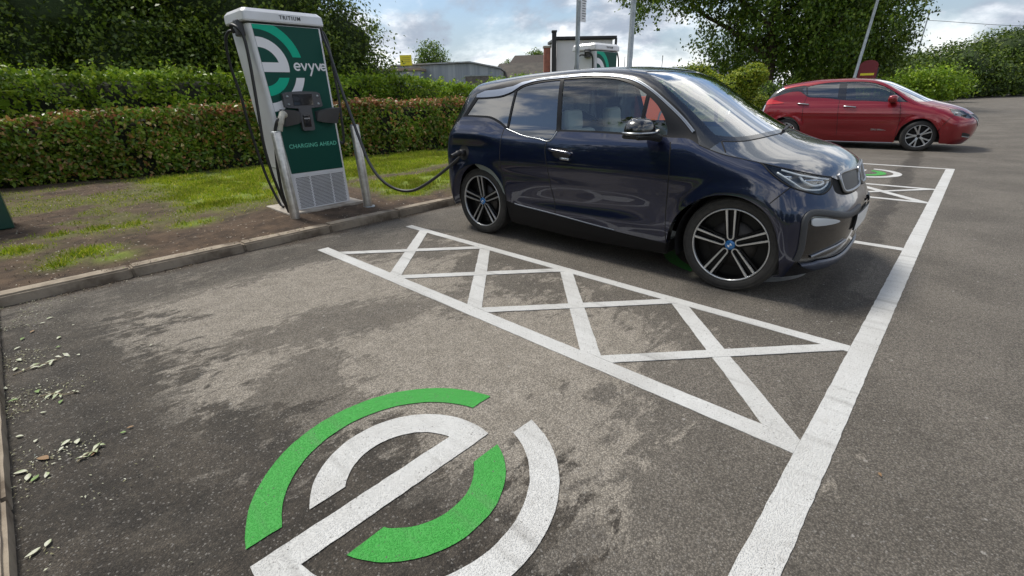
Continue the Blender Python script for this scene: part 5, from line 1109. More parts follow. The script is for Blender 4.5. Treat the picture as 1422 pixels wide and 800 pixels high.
def site():
    kerbs();verge();grass()
    a=make_charger(True);tag(a,'tall white and green charger, its cable plugged into the blue car','charger')
    b_=make_charger(False,6.52);tag(b_,'farther green and white charger whose top shows above the roof of the blue car','charger')
    bollard(-.875,5.395,.99,-1.5,'steel bollard at the left front corner of the near charger');bollard(.055,5.335,1.01,-2.,'steel bollard at the right front corner of the near charger')
    # green cabinet cut by the left edge of the picture
    c=empty('utility_cabinet',bw(-3.62,7.80,.09),BA);m=MB();m.box((0,0,.62),(.86,.50,1.2),0,.012);m.build('cabinet_body',SM['greenbox'],c);m=MB();m.box((0,0,1.235),(.92,.56,.04),0,.012);m.build('cabinet_roof',SM['greenbox'],c);m=MB();m.box((-.0,-.252,.62),(.006,.006,1.1),0);m.box((.04,-.26,.66),(.03,.02,.10),0,.004);m.build('door_handle',SM['dark'],c)
    tag(c,'dark green metal cabinet standing on bare soil before the hedge','cabinet')
    # parking sign on a post behind the bays
    s=empty('parking_sign',bw(4.31,5.14,.06),BA)
    m=MB();m.lathe([(.0001,3.62),(.036,3.62),(.038,3.60),(.038,0)],24);m.build('pole',SM['galv'],s)
    m=MB();m.box((.075,-.045,2.94),(.16,.006,.98),0,.002);pl=m.build('sign_plate',SM['sign'],s)
    m=MB()
    for k in range(24):
        w=.045+.035*((k*7)%5)/4;m.box((.085-(.06-w)*.5,-.0495,2.50+k*.037),(w*1.5,.001,.010),0)
    m.build('sign_text_line',SM['text'],pl)
    m=MB();[m.box((.01,-.03,z),(.10,.03,.03),0,.004) for z in (2.75,3.35)];m.build('clamp',SM['galv'],s)
    tag(s,'grey post with a narrow white notice plate, rising behind the blue car roof','sign')
    # pale kiosk with dark roof edge
    k=empty('pale_kiosk',(2.38,16.9,0),R(4));m=MB();m.box((0,0,1.45),(1.75,1.5,2.9),0,.01);m.build('wall',SM['render'],k);m=MB();m.box((.03,0,2.955),(1.9,1.7,.08),0,.01);m.box((.95,-.85,2.80),(.06,.06,.26),0);m.build('roof',SM['fascia'],k);tag(k,'pale windowless kiosk with a thin dark roof edge behind the far charger','kiosk')
    k=empty('dark_post',(1.47,16.0,0),0);m=MB();m.box((0,0,1.55),(.13,.13,3.1),0,.01);m.box((0,0,3.13),(.16,.16,.06),0,.01);m.build('post',SM['fascia'],k);m=MB();m.box((0,0,.05),(.3,.3,.1),0,.01);m.build('base',SM['slab'],k);tag(k,'tall black square post at the left corner of the pale kiosk','post')
    k=empty('brick_pillar',(1.27,16.2,0),0);m=MB();m.box((0,0,1.35),(.20,.20,2.7),0,.01);m.build('pillar',SM['brick'],k);m=MB();m.box((0,0,2.73),(.25,.25,.06),0,.01);m.build('coping',SM['slab'],k);tag(k,'slim red brick pillar left of the black post','pillar')
    # orange board with a grey ring, seen through the car window
    k=empty('orange_board',bw(7.65,5.35,.05),BA);m=MB();m.box((0,0,.72),(1.7,.04,1.05),0,.01);bo=m.build('board',SM['orange'],k)
    m=MB();t=np.linspace(0,2*math.pi,40,endpoint=False);P=[(.45+.26*math.cos(q),.70+.26*math.sin(q)) for q in t];Q=[(.45+.18*math.cos(q),.70+.18*math.sin(q)) for q in t];V=[(x,-.0235,z) for x,z in P+Q];m.add(V,[(i,(i+1)%40,40+(i+1)%40,40+i) for i in range(40)]);m.build('ring',SM['galv'],bo)
    for x in (-.7,.7): m=MB();m.box((x,.05,.5),(.06,.06,1.0),0,.004);m.build('leg',SM['galv'],k)
    tag(k,'orange board on two legs with a grey ring, seen through the front side window','board')
    # lamp columns
    def column(name,x,y,h,r,lab,tilt=0.,arm=True,head=True):
        c=empty(name,(x,y,0),0);m=MB();m.lathe([(r*.55,h),(r*.8,h*.5),(r*.9,1.2),(r*1.5,1.15),(r*1.5,0)],20);m.build('pole',SM['galv'],c)
        if arm: m=MB();m.tube([(0,0,h-.02),(.2,-.15,h+.12),(.8,-.5,h+.2)],r*.4,8);m.box((1.0,-.62,h+.22),(.6,.28,.10),0,.03,Matrix.Rotation(-.56,4,'Z'));m.build('lamp_head',SM['dark'],c)
        m=MB();m.box((0,-r*1.45,.7),(r*1.4,.02,.5),0,.004);m.build('service_door',SM['galv'],c)
        c.rotation_euler=(0,R(tilt),0);tag(c,lab,'lamp post');return c
    column('lamp_column',3.32,13.9,7.5,.085,'grey lamp column just right of the far charger')
    column('lamp_column',17.0,25.0,9.0,.08,'slim pale lamp column rising behind the red car',tilt=4.)
    column('street_lamp',70.,88.,12.2,.16,'distant street lamp above the right hand trees',tilt=1.)
    m=MB();m.tube(cr([(70.6,88,11.2),(84,84,9.6),(100,80,9.2),(112,78,9.6)],8),.035,5);o=m.build('overhead_wire',SM['fascia']);tag(o,'thin overhead wire running right from the distant street lamp','wire')
    # maroon round-topped sign
    k=empty('round_topped_sign',(17.85,25.2,0),R(-30));t=np.linspace(0,math.pi,17);P=[(.38,1.35)]+[(.38*math.cos(q),2.30+.26*math.sin(q)) for q in t]+[(-.38,1.35)];m=MB();m.prism(P,-.04,.04,0,'xz');bo=m.build('board',SM['maroon'],k,fixn=True)
    m=MB();[m.box((0,-.043,z),(.56,.004,h_),0) for z,h_ in ((1.92,.10),)];m.build('lettering_band',SM['yellow'],bo)
    for x in (-.41,.41): m=MB();m.box((x,0,1.1),(.06,.06,2.2),0,.004);m.build('leg',SM['fascia'],k)
    tag(k,'dark red round topped sign with a yellow band behind the red car roof','sign')
    # metal shed and brown roofed building far behind the hedge
    w=empty('metal_shed',(-7.4,60,0),R(-3))
    m=MB();m.prism([(-6.0,0),(6.6,0),(6.6,4.15),(3.2,4.85),(-6.0,4.70)],0,14,0,'xz');m.build('wall',SM['cladding'],w,fixn=True)
    m=MB()
    for (xa,za,xb,zb) in ((-6.1,4.72,3.2,4.87),(3.2,4.87,6.75,4.15)):
        L_=math.hypot(xb-xa,zb-za);m.box(((xa+xb)/2,6.9,(za+zb)/2+.09),(L_,14.6,.14),0,0,Matrix.Rotation(-math.atan2(zb-za,xb-xa),4,'Y'))
    m.build('roof',mat('shed_roof',(.36,.38,.41),.5,.3,var=(2,(.27,.25,.22),.4,.7)),w)
    m=MB();m.box((4.1,-.02,1.95),(3.1,.10,3.0),0);m.build('shutter_door',mat('shed_shutter',(.16,.145,.13),.7,var=(4,(.10,.09,.08),.4,.6)),w)
    m=MB();m.box((4.1,-.05,3.52),(3.4,.16,.14),0);m.box((2.48,-.05,1.8),(.14,.14,3.5),0);m.box((5.74,-.05,1.8),(.14,.14,3.5),0);m.build('door_frame',SM['galv'],w)
    tag(w,'long grey metal shed with a low gable and a brown shutter behind the hedge','shed')
    w=empty('metal_shed',(-14.2,57.5,0),R(-3));m=MB();m.box((0,3,2.05),(9.0,6,4.1),0);m.build('wall',SM['cladding'],w);m=MB();m.box((0,2.9,4.22),(9.3,6.5,.26),0);m.build('roof',mat('rusty_fascia',(.30,.23,.18),.7),w);tag(w,'lower grey shed with a rusty roof edge under the yellow sign','shed')
    w=empty('yellow_board',(-11.1,57.2,4.33),0);m=MB();m.box((0,0,.80),(1.3,.08,1.05),0,.01);m.build('board',SM['yellow'],w);m=MB();m.box((-.45,.06,.3),(.08,.08,.6),0);m.box((.45,.06,.3),(.08,.08,.6),0);m.build('leg',SM['galv'],w);m=MB();[m.box((0,-.045,z),(.9,.006,.08),0) for z in (.65,.85,1.05)];m.build('lettering_line',mat('faded_lettering',(.45,.38,.06),.6),w);tag(w,'yellow board standing on the shed roof edge','sign')
    w=empty('brown_roofed_building',(4.2,76,0),R(-6))
    m=MB();m.box((.2,5,2.3),(8.6,10,4.6),0);m.build('wall',SM['brick'],w);m=MB()
    m.prism([(-.6,4.4),(11.2,4.4),(8.2,6.9),(2.6,6.9)],-4.6,4.9,0,'yz') if False else None
    V=[(-4.7,-.5,4.5),(4.9,-.5,4.5),(4.9,10.5,4.5),(-4.7,10.5,4.5),(-3.4,5,7.0),(4.7,5,7.0)];m.add(V,[(0,1,5,4),(1,2,5),(2,3,4,5),(3,0,4),(0,3,2,1)]);rf=m.build('roof',SM['brown'],w,fixn=True)
    m=MB();m.box((1.6,4.9,7.2),(.7,.5,.8),0,.02);m.build('chimney',SM['brick'],rf)
    tag(w,'brown roofed building with a straight ridge left of the brick pillar','building')
    w=empty('low_brown_outbuilding',(1.6,66,0),R(-6));m=MB();m.box((.0,4,1.6),(7.0,8,3.2),0);m.build('wall',SM['brick'],w);m=MB();V=[(-3.9,-.5,3.2),(3.9,-.5,3.2),(3.9,8.5,3.2),(-3.9,8.5,3.2),(-3.0,4,5.3),(3.7,4,5.3)];m.add(V,[(0,1,5,4),(1,2,5),(2,3,4,5),(3,0,4),(0,3,2,1)]);m.build('roof',mat('mossy_tiles',(.085,.072,.058),.85,var=(1.2,(.045,.040,.032),.35,.65)),w,fixn=True);tag(w,'low outbuilding with a mossy brown roof in front of the taller brown roof','building')
    # long pale building with white vans, far right of the charger
    w=empty('long_low_building',(21.,70,0),R(-8));m=MB();m.box((0,6,1.9),(22,12,3.8),0);m.build('wall',SM['render'],w);m=MB();m.box((0,5.8,4.05),(22.8,12.8,.5),0);m.build('roof',mat('pale_roof',(.42,.47,.53),.5),w)
    m=MB();[m.box((-9.+2.6*k,-.03,2.2),(1.7,.08,1.4),0) for k in range(8)];m.build('window_row',SM['darker'],w);tag(w,'long low pale building seen under the weeping tree','building')
    def van(x,y,rz,lab,mt,grp='white vans parked far behind'):
        v=empty('parked_van',(x,y,0),rz);m=MB();prof=[(-2.5,.35),(2.35,.35),(2.5,.6),(2.45,1.15),(1.95,1.35),(1.35,2.15),(1.0,2.35),(-2.4,2.4),(-2.5,2.2)];m.prism(prof,-.95,.95,0,'xz');m.build('body',mt,v,fixn=True)
        m=MB();m.prism([(1.9,1.36),(1.42,2.05),(1.46,2.05),(1.96,1.36)],-.82,.82,0,'xz');m.prism([(.55,1.35),(1.7,1.35),(1.25,2.0),(.55,2.0)],-.958,.958,0,'xz');m.build('window',SM['darker'],v,fixn=True)
        for xx in (-1.55,1.55):
            for yy in (-.86,.86): m=MB();m.lathe([(.0001,-.1),(.33,-.1),(.35,0),(.33,.1),(.0001,.1)],20,0,'y',(xx,yy,.35));m.build('wheel',CM['tyre'],v)
        tag(v,lab,'van',group=grp);return v
    wm=mat('van_white',(.68,.69,.70),.3,coat=.8)
    van(11.6,42,R(12),'white van parked far away, just right of the far charger',wm);van(15.6,43.5,R(12),'white van parked far away under the hanging foliage',wm);van(19.9,46,R(170),'white van parked far away behind the golden shrub',wm)
    f=empty('red_banner',(13.4,38.,0),0);m=MB();m.tube([(0,0,0),(0,0,3.4)],.03,8);m.build('pole',SM['galv'],f);m=MB();m.prism([(0,.6),(.75,.7),(.62,1.8),(.05,2.9)],-.01,.01,0,'xz');m.build('flag',mat('banner_red',(.55,.06,.06),.7),f,fixn=True);tag(f,'small red flag on a thin pole between the white vans','flag')
    for i,(x,y) in enumerate(((9.4,41.),(12.4,41.),(16.6,41.))):
        f=empty('thin_mast',(x,y,0),0);m=MB();m.lathe([(.03,3.9),(.045,0)],10);m.build('pole',SM['galv'],f);m=MB();m.lathe([(.0001,3.98),(.05,3.95),(.03,3.9)],10);m.build('finial',SM['dark'],f);tag(f,'thin grey mast rising above the white vans','mast',group='thin masts by the white vans')
# ------------------------------------------------------------------ foliage made of single leaves
def leaf_mesh(name,pos,nrm,size,aspect=.55,jit=.8,fold=.22,droop=None):
    """one folded leaf per position, loosely facing nrm"""
    n=len(pos);N=nrm+rng.normal(0,jit,(n,3));N/=np.linalg.norm(N,axis=1,keepdims=True)+1e-9
    A=rng.normal(0,1,(n,3))
    if droop is not None: A=A*.6+np.array([0,0,-1.])*droop
    A-=N*(A*N).sum(1,keepdims=True);A/=np.linalg.norm(A,axis=1,keepdims=True)+1e-9;B=np.cross(N,A)
    s=(size*(.65+.7*rng.random(n)))[:,None] if np.ndim(size)==0 or len(np.atleast_1d(size))==n else size
    base=pos-A*s*.5;tip=pos+A*s*.5;l=pos-B*s*aspect*.5+N*s*fold*.5-A*s*.05;r=pos+B*s*aspect*.5+N*s*fold*.5-A*s*.05
    V=np.stack([base,r,tip,l],1).reshape(-1,3);k=np.arange(n)*4;F=np.stack([k,k+1,k+2,k+3],-1)
    return fastmesh(name,V,F)
def sph(n):
    v=rng.normal(0,1,(n,3));return v/np.linalg.norm(v,axis=1,keepdims=True)
def twig_mesh(mb,p0,p1,r0,r1,n=6,seg=5,wob=.06):
    p0=np.array(p0,float);p1=np.array(p1,float);L=np.linalg.norm(p1-p0);P=[p0+(p1-p0)*t+rng.normal(0,wob*L,3)*math.sin(math.pi*t) for t in np.linspace(0,1,seg)]
    mb.tube(cr(P,3),np.linspace(r0,r1,(seg-1)*3+1),n)
BARK=mat('bark',(.085,.062,.045),.9,var=(9,(.045,.034,.026),.4,.65),bump=(24,.8,.02))
CORE=mat('painted_crown_shade',(.028,.048,.010),.95,bump=(9,1.,.08))  # dark colour stands for the shade inside tree crowns
TWIG=mat('twig_brown',(.09,.05,.03),.8)
def hedge(name,line,width,top,nleaf,size,lm,lab,core_mat,base_z=.08,shoot=None,toplm=None,seed=1,rough=.10,bottom=0.1,ends=True):
    """clipped hedge along a polyline of world points (front foot), growing to the left of its direction"""
    r=np.random.default_rng(seed);P=np.asarray(line,float)[:,:2];S_=np.concatenate([[0],np.cumsum(np.linalg.norm(np.diff(P,axis=0),axis=1))]);LT=S_[-1]
    org=np.array([P[len(P)//2][0],P[len(P)//2][1],0.]);root=empty(name,org,0)
    def at(s):
        x=np.interp(s,S_,P[:,0]);y=np.interp(s,S_,P[:,1]);e=.3;dx=np.interp(s+e,S_,P[:,0])-np.interp(s-e,S_,P[:,0]);dy=np.interp(s+e,S_,P[:,1])-np.interp(s-e,S_,P[:,1]);k=np.hypot(dx,dy)+1e-9
        return x,y,-dy/k,dx/k
    H=lambda s:(np.interp(s,np.linspace(0,LT,len(top)),top))
    # core
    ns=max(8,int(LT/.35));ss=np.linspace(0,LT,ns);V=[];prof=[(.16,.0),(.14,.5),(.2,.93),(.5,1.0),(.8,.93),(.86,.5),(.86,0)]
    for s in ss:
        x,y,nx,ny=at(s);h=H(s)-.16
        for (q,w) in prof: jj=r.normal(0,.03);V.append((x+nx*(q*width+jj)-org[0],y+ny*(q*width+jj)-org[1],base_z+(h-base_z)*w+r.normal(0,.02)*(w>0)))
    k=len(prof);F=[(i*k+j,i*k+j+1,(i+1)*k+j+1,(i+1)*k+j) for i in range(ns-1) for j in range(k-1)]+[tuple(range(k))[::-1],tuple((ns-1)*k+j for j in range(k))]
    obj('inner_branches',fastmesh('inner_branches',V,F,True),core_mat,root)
    def scatter(n,where):
        s=r.uniform(0,LT,n);x,y,nx,ny=at(s);h=H(s)
        lump=(fbm(s*1.,np.zeros(n),.9,seed+3)-.5)
        if where=='face':
            w=r.random(n)**.85;q=-.02*width+np.abs(r.normal(0,.07,n))+(w>.85)*(w-.85)*.5;z=base_z+bottom*r.random(n)+(h-base_z-bottom*.5)*w;q=q+lump*rough*2+(fbm(s*2.3,z*2.3,1.,seed+5)-.5)*rough*2.2;N=np.stack([-nx,-ny,np.full(n,.25)],-1)
        else:
            q=r.random(n)*width*1.02;z=h+lump*rough*1.5-np.abs(r.normal(0,.05,n))-.10*np.abs(q/width-.5)**3*8+(fbm(s*2.,q*2.,1.,seed+6)-.5)*rough*1.6+np.abs(r.normal(0,.04,n))*(r.random(n)<.25);N=np.stack([-nx*.3,-ny*.3,np.ones(n)],-1)
        k=r.random(n)<sm(.30,.52,fbm(s*1.7+(5 if where=='face' else 0),(z if where=='face' else q)*2.2,1.3,seed+8))+.22
        return np.stack([x+nx*q-org[0],y+ny*q-org[1],z],-1)[k],N[k]
    A,NA=scatter(int(nleaf*.68),'face');B,NB=scatter(int(nleaf*.32),'top')
    me=leaf_mesh('leaves',A,NA,size,.55,.75);obj('side_leaves',me,lm,root)
    obj('top_leaves',leaf_mesh('leaves',B,NB,size,.55,.75),toplm or lm,root)
    if ends:
        n=int(nleaf*.05)
        E_=[]
        for s0,sg in ((0,-1),(LT,1)):
            x,y,nx,ny=at(s0);q=r.random(n)*width;z=base_z+(H(s0)-base_z)*r.random(n);tx,ty=ny*sg,-nx*sg;d=r.normal(.02,.05,n);E_.append(np.stack([x+nx*q+tx*d-org[0],y+ny*q+ty*d-org[1],z],-1))
        E_=np.concatenate(E_);obj('end_leaves',leaf_mesh('leaves',E_,np.tile([0,-1.,0.],(len(E_),1)),size,.55,.9),lm,root)
    if shoot:
        n,hh=shoot;mb=MB();LP=[]
        for i in range(n):
            s=r.uniform(0,LT);x,y,nx,ny=at(s);q=r.uniform(0.05,.9)*width;z=H(s);l_=hh*r.uniform(.4,1.2);d=np.array([r.normal(0,.25),r.normal(0,.25),1.]);p0=np.array([x+nx*q-org[0],y+ny*q-org[1],z-.1]);p1=p0+d*l_
            mb.tube([p0,(p0+p1)/2+r.normal(0,.01,3),p1],[.004,.003,.0015],4)
            for t in np.linspace(.25,1,7): LP.append(p0+(p1-p0)*t+r.normal(0,.02,3))
        tag(mb.build('shoot_stems',TWIG,root),kind='stuff');LP=np.array(LP);obj('shoot_leaves',leaf_mesh('leaves',LP,np.tile([0,0,1.],(len(LP),1)),size*1.1,.5,1.),toplm or lm,root)
    tag(root,lab,'hedge');return root
def tree(name,x,y,trunk_h,trunk_r,blobs,nclump,per,size,lm,lab,group=None,clump_r=.35,droop=None,seed=2,limbs=9,lean=(0,0),jit=.9,core=0,strands=0,fill=.25,base=0.):
    """blobs: list of (x,y,z,rx,ry,rz) relative to the foot; leaves in clumps near the blob skins"""
    global rng
    keep=rng;rng=np.random.default_rng(seed);root=empty(name,(x,y,base),0)
    mb=MB();top=np.array([lean[0],lean[1],trunk_h]);P=cr([(0,0,-.1),(lean[0]*.2,lean[1]*.2,trunk_h*.35),(lean[0]*.7,lean[1]*.7,trunk_h*.75),tuple(top)],6);mb.tube(P,np.concatenate([[trunk_r*1.5,trunk_r*1.2],np.linspace(trunk_r*1.05,trunk_r*.6,len(P)-2)]),12)
    mb.build('trunk',BARK,root)
    lb=MB();vol=np.array([b[3]*b[4]+b[4]*b[5]+b[3]*b[5] for b in blobs]);pr=vol/vol.sum()
    for b in blobs:
        st=top*rng.uniform(.55,1.0);c=np.array(b[:3]);twig_mesh(lb,st,c,trunk_r*.42,trunk_r*.12,8,5,.07)
        for q in range(limbs//2+1):
            d=sph(1)[0]*np.array(b[3:6])*.8;twig_mesh(lb,c*.75+st*.25+rng.normal(0,.1,3),c+d,trunk_r*.14,trunk_r*.04,5,4,.08)
    lb.build('limbs',BARK,root)
    bi=rng.choice(len(blobs),nclump,p=pr);Bq=np.array(blobs)[bi];d=sph(nclump);rad=np.where(rng.random(nclump)<fill,rng.uniform(.3,.85,nclump),rng.uniform(.82,1.08,nclump))
    lum=1+.22*(fbm(d[:,0]*2+bi*3.1,d[:,1]*2+d[:,2]*1.7,1.5,seed+9)-.5)*2
    C_=Bq[:,:3]+d*Bq[:,3:6]*(rad*lum)[:,None]
    n=nclump*per;ci=np.repeat(np.arange(nclump),per);off=rng.normal(0,1,(n,3))*clump_r*np.array([1,1,.62])*(.6+.8*rng.random(nclump))[ci][:,None]
    pos=C_[ci]+off;N=d[ci]*.6+off/clump_r*.25+np.array([0,0,.55])
    if strands:
        # hanging strands below the crown
        sp=[];k=rng.choice(nclump,strands)
        for i in k:
            L_=rng.uniform(.5,1.9);m=int(L_*26);t=rng.random(m);sp.append(C_[i]+np.stack([rng.normal(0,.10,m)+.1*t,rng.normal(0,.10,m),-L_*t],-1))
        sp=np.concatenate(sp);pos=np.concatenate([pos,sp]);N=np.concatenate([N,np.tile([0,-.5,.3],(len(sp),1))])
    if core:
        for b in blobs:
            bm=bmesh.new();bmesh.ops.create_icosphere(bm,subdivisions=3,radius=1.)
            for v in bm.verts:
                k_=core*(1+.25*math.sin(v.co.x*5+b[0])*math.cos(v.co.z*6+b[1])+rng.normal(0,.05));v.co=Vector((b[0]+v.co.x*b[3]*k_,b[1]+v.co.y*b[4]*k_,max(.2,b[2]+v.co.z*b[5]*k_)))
            m_=MB();m_.bm(bm,0,True);m_.build('crown_shade_core',CORE,root)  # solid blob in the crown's shade colour, closes gaps between leaves
    keepz=pos[:,2]>.15;pos=pos[keepz];N=N[keepz]
    obj('crown',leaf_mesh('crown',pos,N,size,.6,jit,.2,droop),lm,root)
    rng=keep;tag(root,lab,'tree',group);return root
def greens():
    L_red=leafmat('red_tip_leaves',[(0,(.07,.14,.012)),(.40,(.13,.22,.018)),(.74,(.24,.31,.035)),(.85,(.27,.20,.045)),(.93,(.36,.15,.055)),(1,(.62,.55,.25))],.36,.25)
    L_redtop=leafmat('red_top_leaves',[(0,(.11,.15,.030)),(.3,(.30,.11,.045)),(.6,(.38,.15,.065)),(.85,(.42,.22,.10)),(1,(.16,.19,.04))],.40,.25)
    L_bright=leafmat('bright_green_leaves',[(0,(.09,.17,.012)),(.4,(.16,.27,.016)),(.75,(.25,.37,.022)),(1,(.38,.48,.05))],.40,.38)
    L_dark=leafmat('dark_green_leaves',[(0,(.045,.085,.008)),(.5,(.085,.14,.012)),(.85,(.145,.21,.018)),(1,(.24,.30,.035))],.42,.3)
    L_mid=leafmat('mid_green_leaves',[(0,(.05,.10,.012)),(.5,(.09,.16,.016)),(.85,(.15,.23,.022)),(1,(.24,.31,.04))],.42,.35)
    L_gold=leafmat('golden_leaves',[(0,(.09,.16,.008)),(.5,(.19,.26,.012)),(.85,(.32,.36,.018)),(1,(.46,.42,.04))],.5,.3)
    L_far=leafmat('dark_bush_leaves',[(0,(.030,.060,.006)),(.5,(.060,.105,.010)),(.85,(.11,.165,.015)),(1,(.19,.24,.03))],.5,.25)  # deeper green leaves of the far right bushes
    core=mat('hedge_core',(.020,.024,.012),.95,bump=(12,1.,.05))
    B=lambda pts:[bw(*p) for p in pts]
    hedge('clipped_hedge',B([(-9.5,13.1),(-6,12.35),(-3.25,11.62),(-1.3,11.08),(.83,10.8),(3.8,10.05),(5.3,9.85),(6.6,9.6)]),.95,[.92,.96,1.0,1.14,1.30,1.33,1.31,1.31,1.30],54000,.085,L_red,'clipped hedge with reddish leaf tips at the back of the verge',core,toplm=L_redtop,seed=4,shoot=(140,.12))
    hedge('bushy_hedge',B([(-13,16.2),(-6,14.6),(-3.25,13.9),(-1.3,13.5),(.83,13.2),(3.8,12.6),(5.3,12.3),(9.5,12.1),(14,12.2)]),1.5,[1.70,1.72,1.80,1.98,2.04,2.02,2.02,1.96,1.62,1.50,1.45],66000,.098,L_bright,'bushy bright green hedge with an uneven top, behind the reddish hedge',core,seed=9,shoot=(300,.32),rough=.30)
    # dark trees behind the hedges, left
    D=[(-16.5,14.5,[(0,0,3.2,3.0,2.4,2.9),(1.4,-.6,2.2,2.2,1.8,1.9),(-1.5,0,5.2,2.4,2.2,2.2)],'leftmost tall dark tree behind the hedges, at the picture edge'),
       (-12.0,15.2,[(0,0,3.4,3.1,2.4,3.0),(1.7,-.5,2.2,2.0,1.8,1.9),(-.5,0,6.2,2.6,2.2,2.0)],'tall dark green tree behind the hedges, second from the left edge'),
       (-7.9,16.2,[(0,0,3.5,3.0,2.3,3.0),(-1.6,-.6,2.3,2.0,1.8,1.8),(.3,0,6.0,2.3,2.2,1.8)],'dark green tree standing directly behind the near charger'),
       (-5.75,16.9,[(0,0,2.5,1.75,1.7,1.7),(-1.2,0,3.5,1.6,1.6,1.35),(.30,-.2,1.7,1.45,1.5,1.2)],'lower rounded dark tree at the right end of the dark tree row, against the sky')]
    for i,(x,y,bl,lab) in enumerate(D):
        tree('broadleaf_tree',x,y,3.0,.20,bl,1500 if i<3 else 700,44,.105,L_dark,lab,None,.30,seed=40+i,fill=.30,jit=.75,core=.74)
    # weeping tree on the right with long hanging foliage
    tree('weeping_tree',15.6,30.5,4.2,.42,[(-5.6,0,7.2,3.6,3.0,1.7),(-3.2,-1,8.6,4.2,3.4,2.4),(0,0,6.8,3.6,3.0,3.0),(2.6,0,8.4,3.8,3.0,2.6),(-1.2,.4,4.2,3.0,2.4,1.9),(2.6,-.5,4.3,2.8,2.4,2.2),(4.6,0,6.0,2.4,2.2,2.6),(.4,1,2.6,3.0,1.4,1.3)],1650,30,.19,L_mid,'largest tree, with hanging foliage reaching down behind the red car',None,.42,droop=.9,seed=61,strands=520,fill=.22)
    tree('broadleaf_tree',22.3,33.0,3.2,.32,[(0,0,5.2,2.8,2.6,2.6),(-1.5,0,3.2,2.2,2.0,1.9),(.9,0,3.4,2.0,1.8,1.7),(-.3,0,7.2,1.9,1.8,1.5)],900,30,.20,L_dark,'dark rounded tree at the right side of the weeping tree, behind the lamp column',None,.40,seed=62)
    # far right belt of bushes and trees: individual bushes
    RB=[(27.5,43,2.6,2.9,'mid green bush behind the roof of the red car'),(33.5,46,3.4,3.6,'tall green bush behind the bonnet of the red car'),(39.5,50,3.6,3.9,'large dark bush above the grass strip at the right'),(46.5,53,4.2,4.9,'tall dark bush over the far end of the car park'),(54.,56,4.6,6.8,'tallest dark tree-like bush at the right picture edge'),(62.,58,4.6,7.4,'dark bush beyond the right picture edge')]
    for i,(x,y,r_,h,lab) in enumerate(RB):
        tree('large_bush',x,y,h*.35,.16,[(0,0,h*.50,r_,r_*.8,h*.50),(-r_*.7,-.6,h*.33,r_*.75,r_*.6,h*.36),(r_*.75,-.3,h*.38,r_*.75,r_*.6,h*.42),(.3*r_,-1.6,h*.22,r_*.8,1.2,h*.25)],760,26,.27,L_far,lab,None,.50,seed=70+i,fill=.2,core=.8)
        bpy.data.objects[-1] if False else None
    tree('large_bush',31.,39.5,.8,.08,[(0,0,1.2,3.0,1.0,1.1),(3.2,.5,1.3,2.4,1.0,1.2),(-2.4,.5,1.1,2.0,1.0,1.0)],420,26,.20,L_bright,'low bright green bush below the taller bushes, just right of the round topped sign',None,.35,seed=79)
    tree('young_tree',-13.2,92,5.0,.18,[(0,0,7.2,2.4,2.2,2.9),(-.9,0,5.5,1.9,1.6,1.7),(1.1,0,5.8,1.8,1.6,2.0)],300,22,.34,L_mid,'small round distant tree beyond the grey shed',None,.55,seed=81)
    for i,(x,y,lab) in enumerate(((4.6,84,'tiny shrub on the skyline behind the brown roof'),(1.0,90,'faint distant tree left of the brown roof'))): tree('distant_tree',x,y,5,.15,[(0,0,6.6-i*.9,1.4,1.2,1.1)],60,18,.3,L_mid,lab,None,.45,seed=85+i)
    # golden topiary and shrubs between the cars
    def bush(name,x,y,blobs,n,lab,lm=L_gold,sz=.07,cl=.09,stem=.5):
        return tree(name,x,y,stem,.05,blobs,n,26,sz,lm,lab,None,cl,seed=int(abs(x*7+y*3))%90+100,fill=.15,jit=.7,core=.85)
    bush('golden_topiary',7.05,15.6,[(.50,0,1.80,.34,.36,.29),(.66,0,1.72,.20,.3,.22),(.22,0,1.66,.40,.38,.31),(-.12,0,1.42,.38,.36,.27),(-.42,0,1.22,.30,.32,.22),(.28,0,1.32,.36,.34,.36),(.30,0,.98,.26,.3,.34)],1500,'golden clipped topiary leaning over to one side behind the blue bonnet',stem=.9,sz=.05,cl=.045)
    bush('golden_shrub',7.15,19.5,[(0,0,1.55,.75,.6,.72),(-.7,.3,1.50,.55,.6,.66),(.75,.2,1.3,.55,.6,.62)],900,'low golden shrub above the windscreen of the blue car',sz=.08)
    bush('golden_shrub',8.62,17.2,[(0,0,.66,.36,.4,.50),(.35,0,.58,.34,.4,.46)],600,'low golden shrub just behind the tail of the red car',sz=.07)
    bush('green_shrub',10.3,20.2,[(0,0,.8,1.0,.6,.75),(1.2,.2,.8,1.0,.6,.7),(2.6,.2,.7,1.0,.6,.65)],700,'dull green shrub behind the golden one near the tail of the red car',L_mid,.10)
    bush('green_shrub',-.2,52.,[(0,0,1.4,2.0,1.2,1.4),(2.4,0,1.7,2.0,1.2,1.4),(4.4,0,1.9,1.9,1.2,1.3)],520,'light green shrub in front of the low brown roofed outbuilding',L_bright,.25,.3)
    # grass strip at the far right
    m=MB();m.box((0,0,.06),(16,2.6,.12),0,.03);o=m.build('grass_island',mat('far_grass',(.15,.20,.03),.9,var=(2,(.09,.14,.02),.4,.65)),None,(31.0,40.2,0),R(46));tag(o,kind='structure')
    # trees behind the viewer: seen in the paintwork and glass
    LB=[(-10.5,-1.5,2.6,7.2),(-11.5,4.6,2.3,5.6),(-17,-22,3.2,8.5),(-10,-26,3.4,7.4),(-3,-27,3.6,9.2),(5,-28,3.5,7.8),(-24,-14,3.6,9.5),(-30,-4,3.5,8.6),(12,-28,3.6,8.2),(20,-24,3.4,7.6)]
    src=None
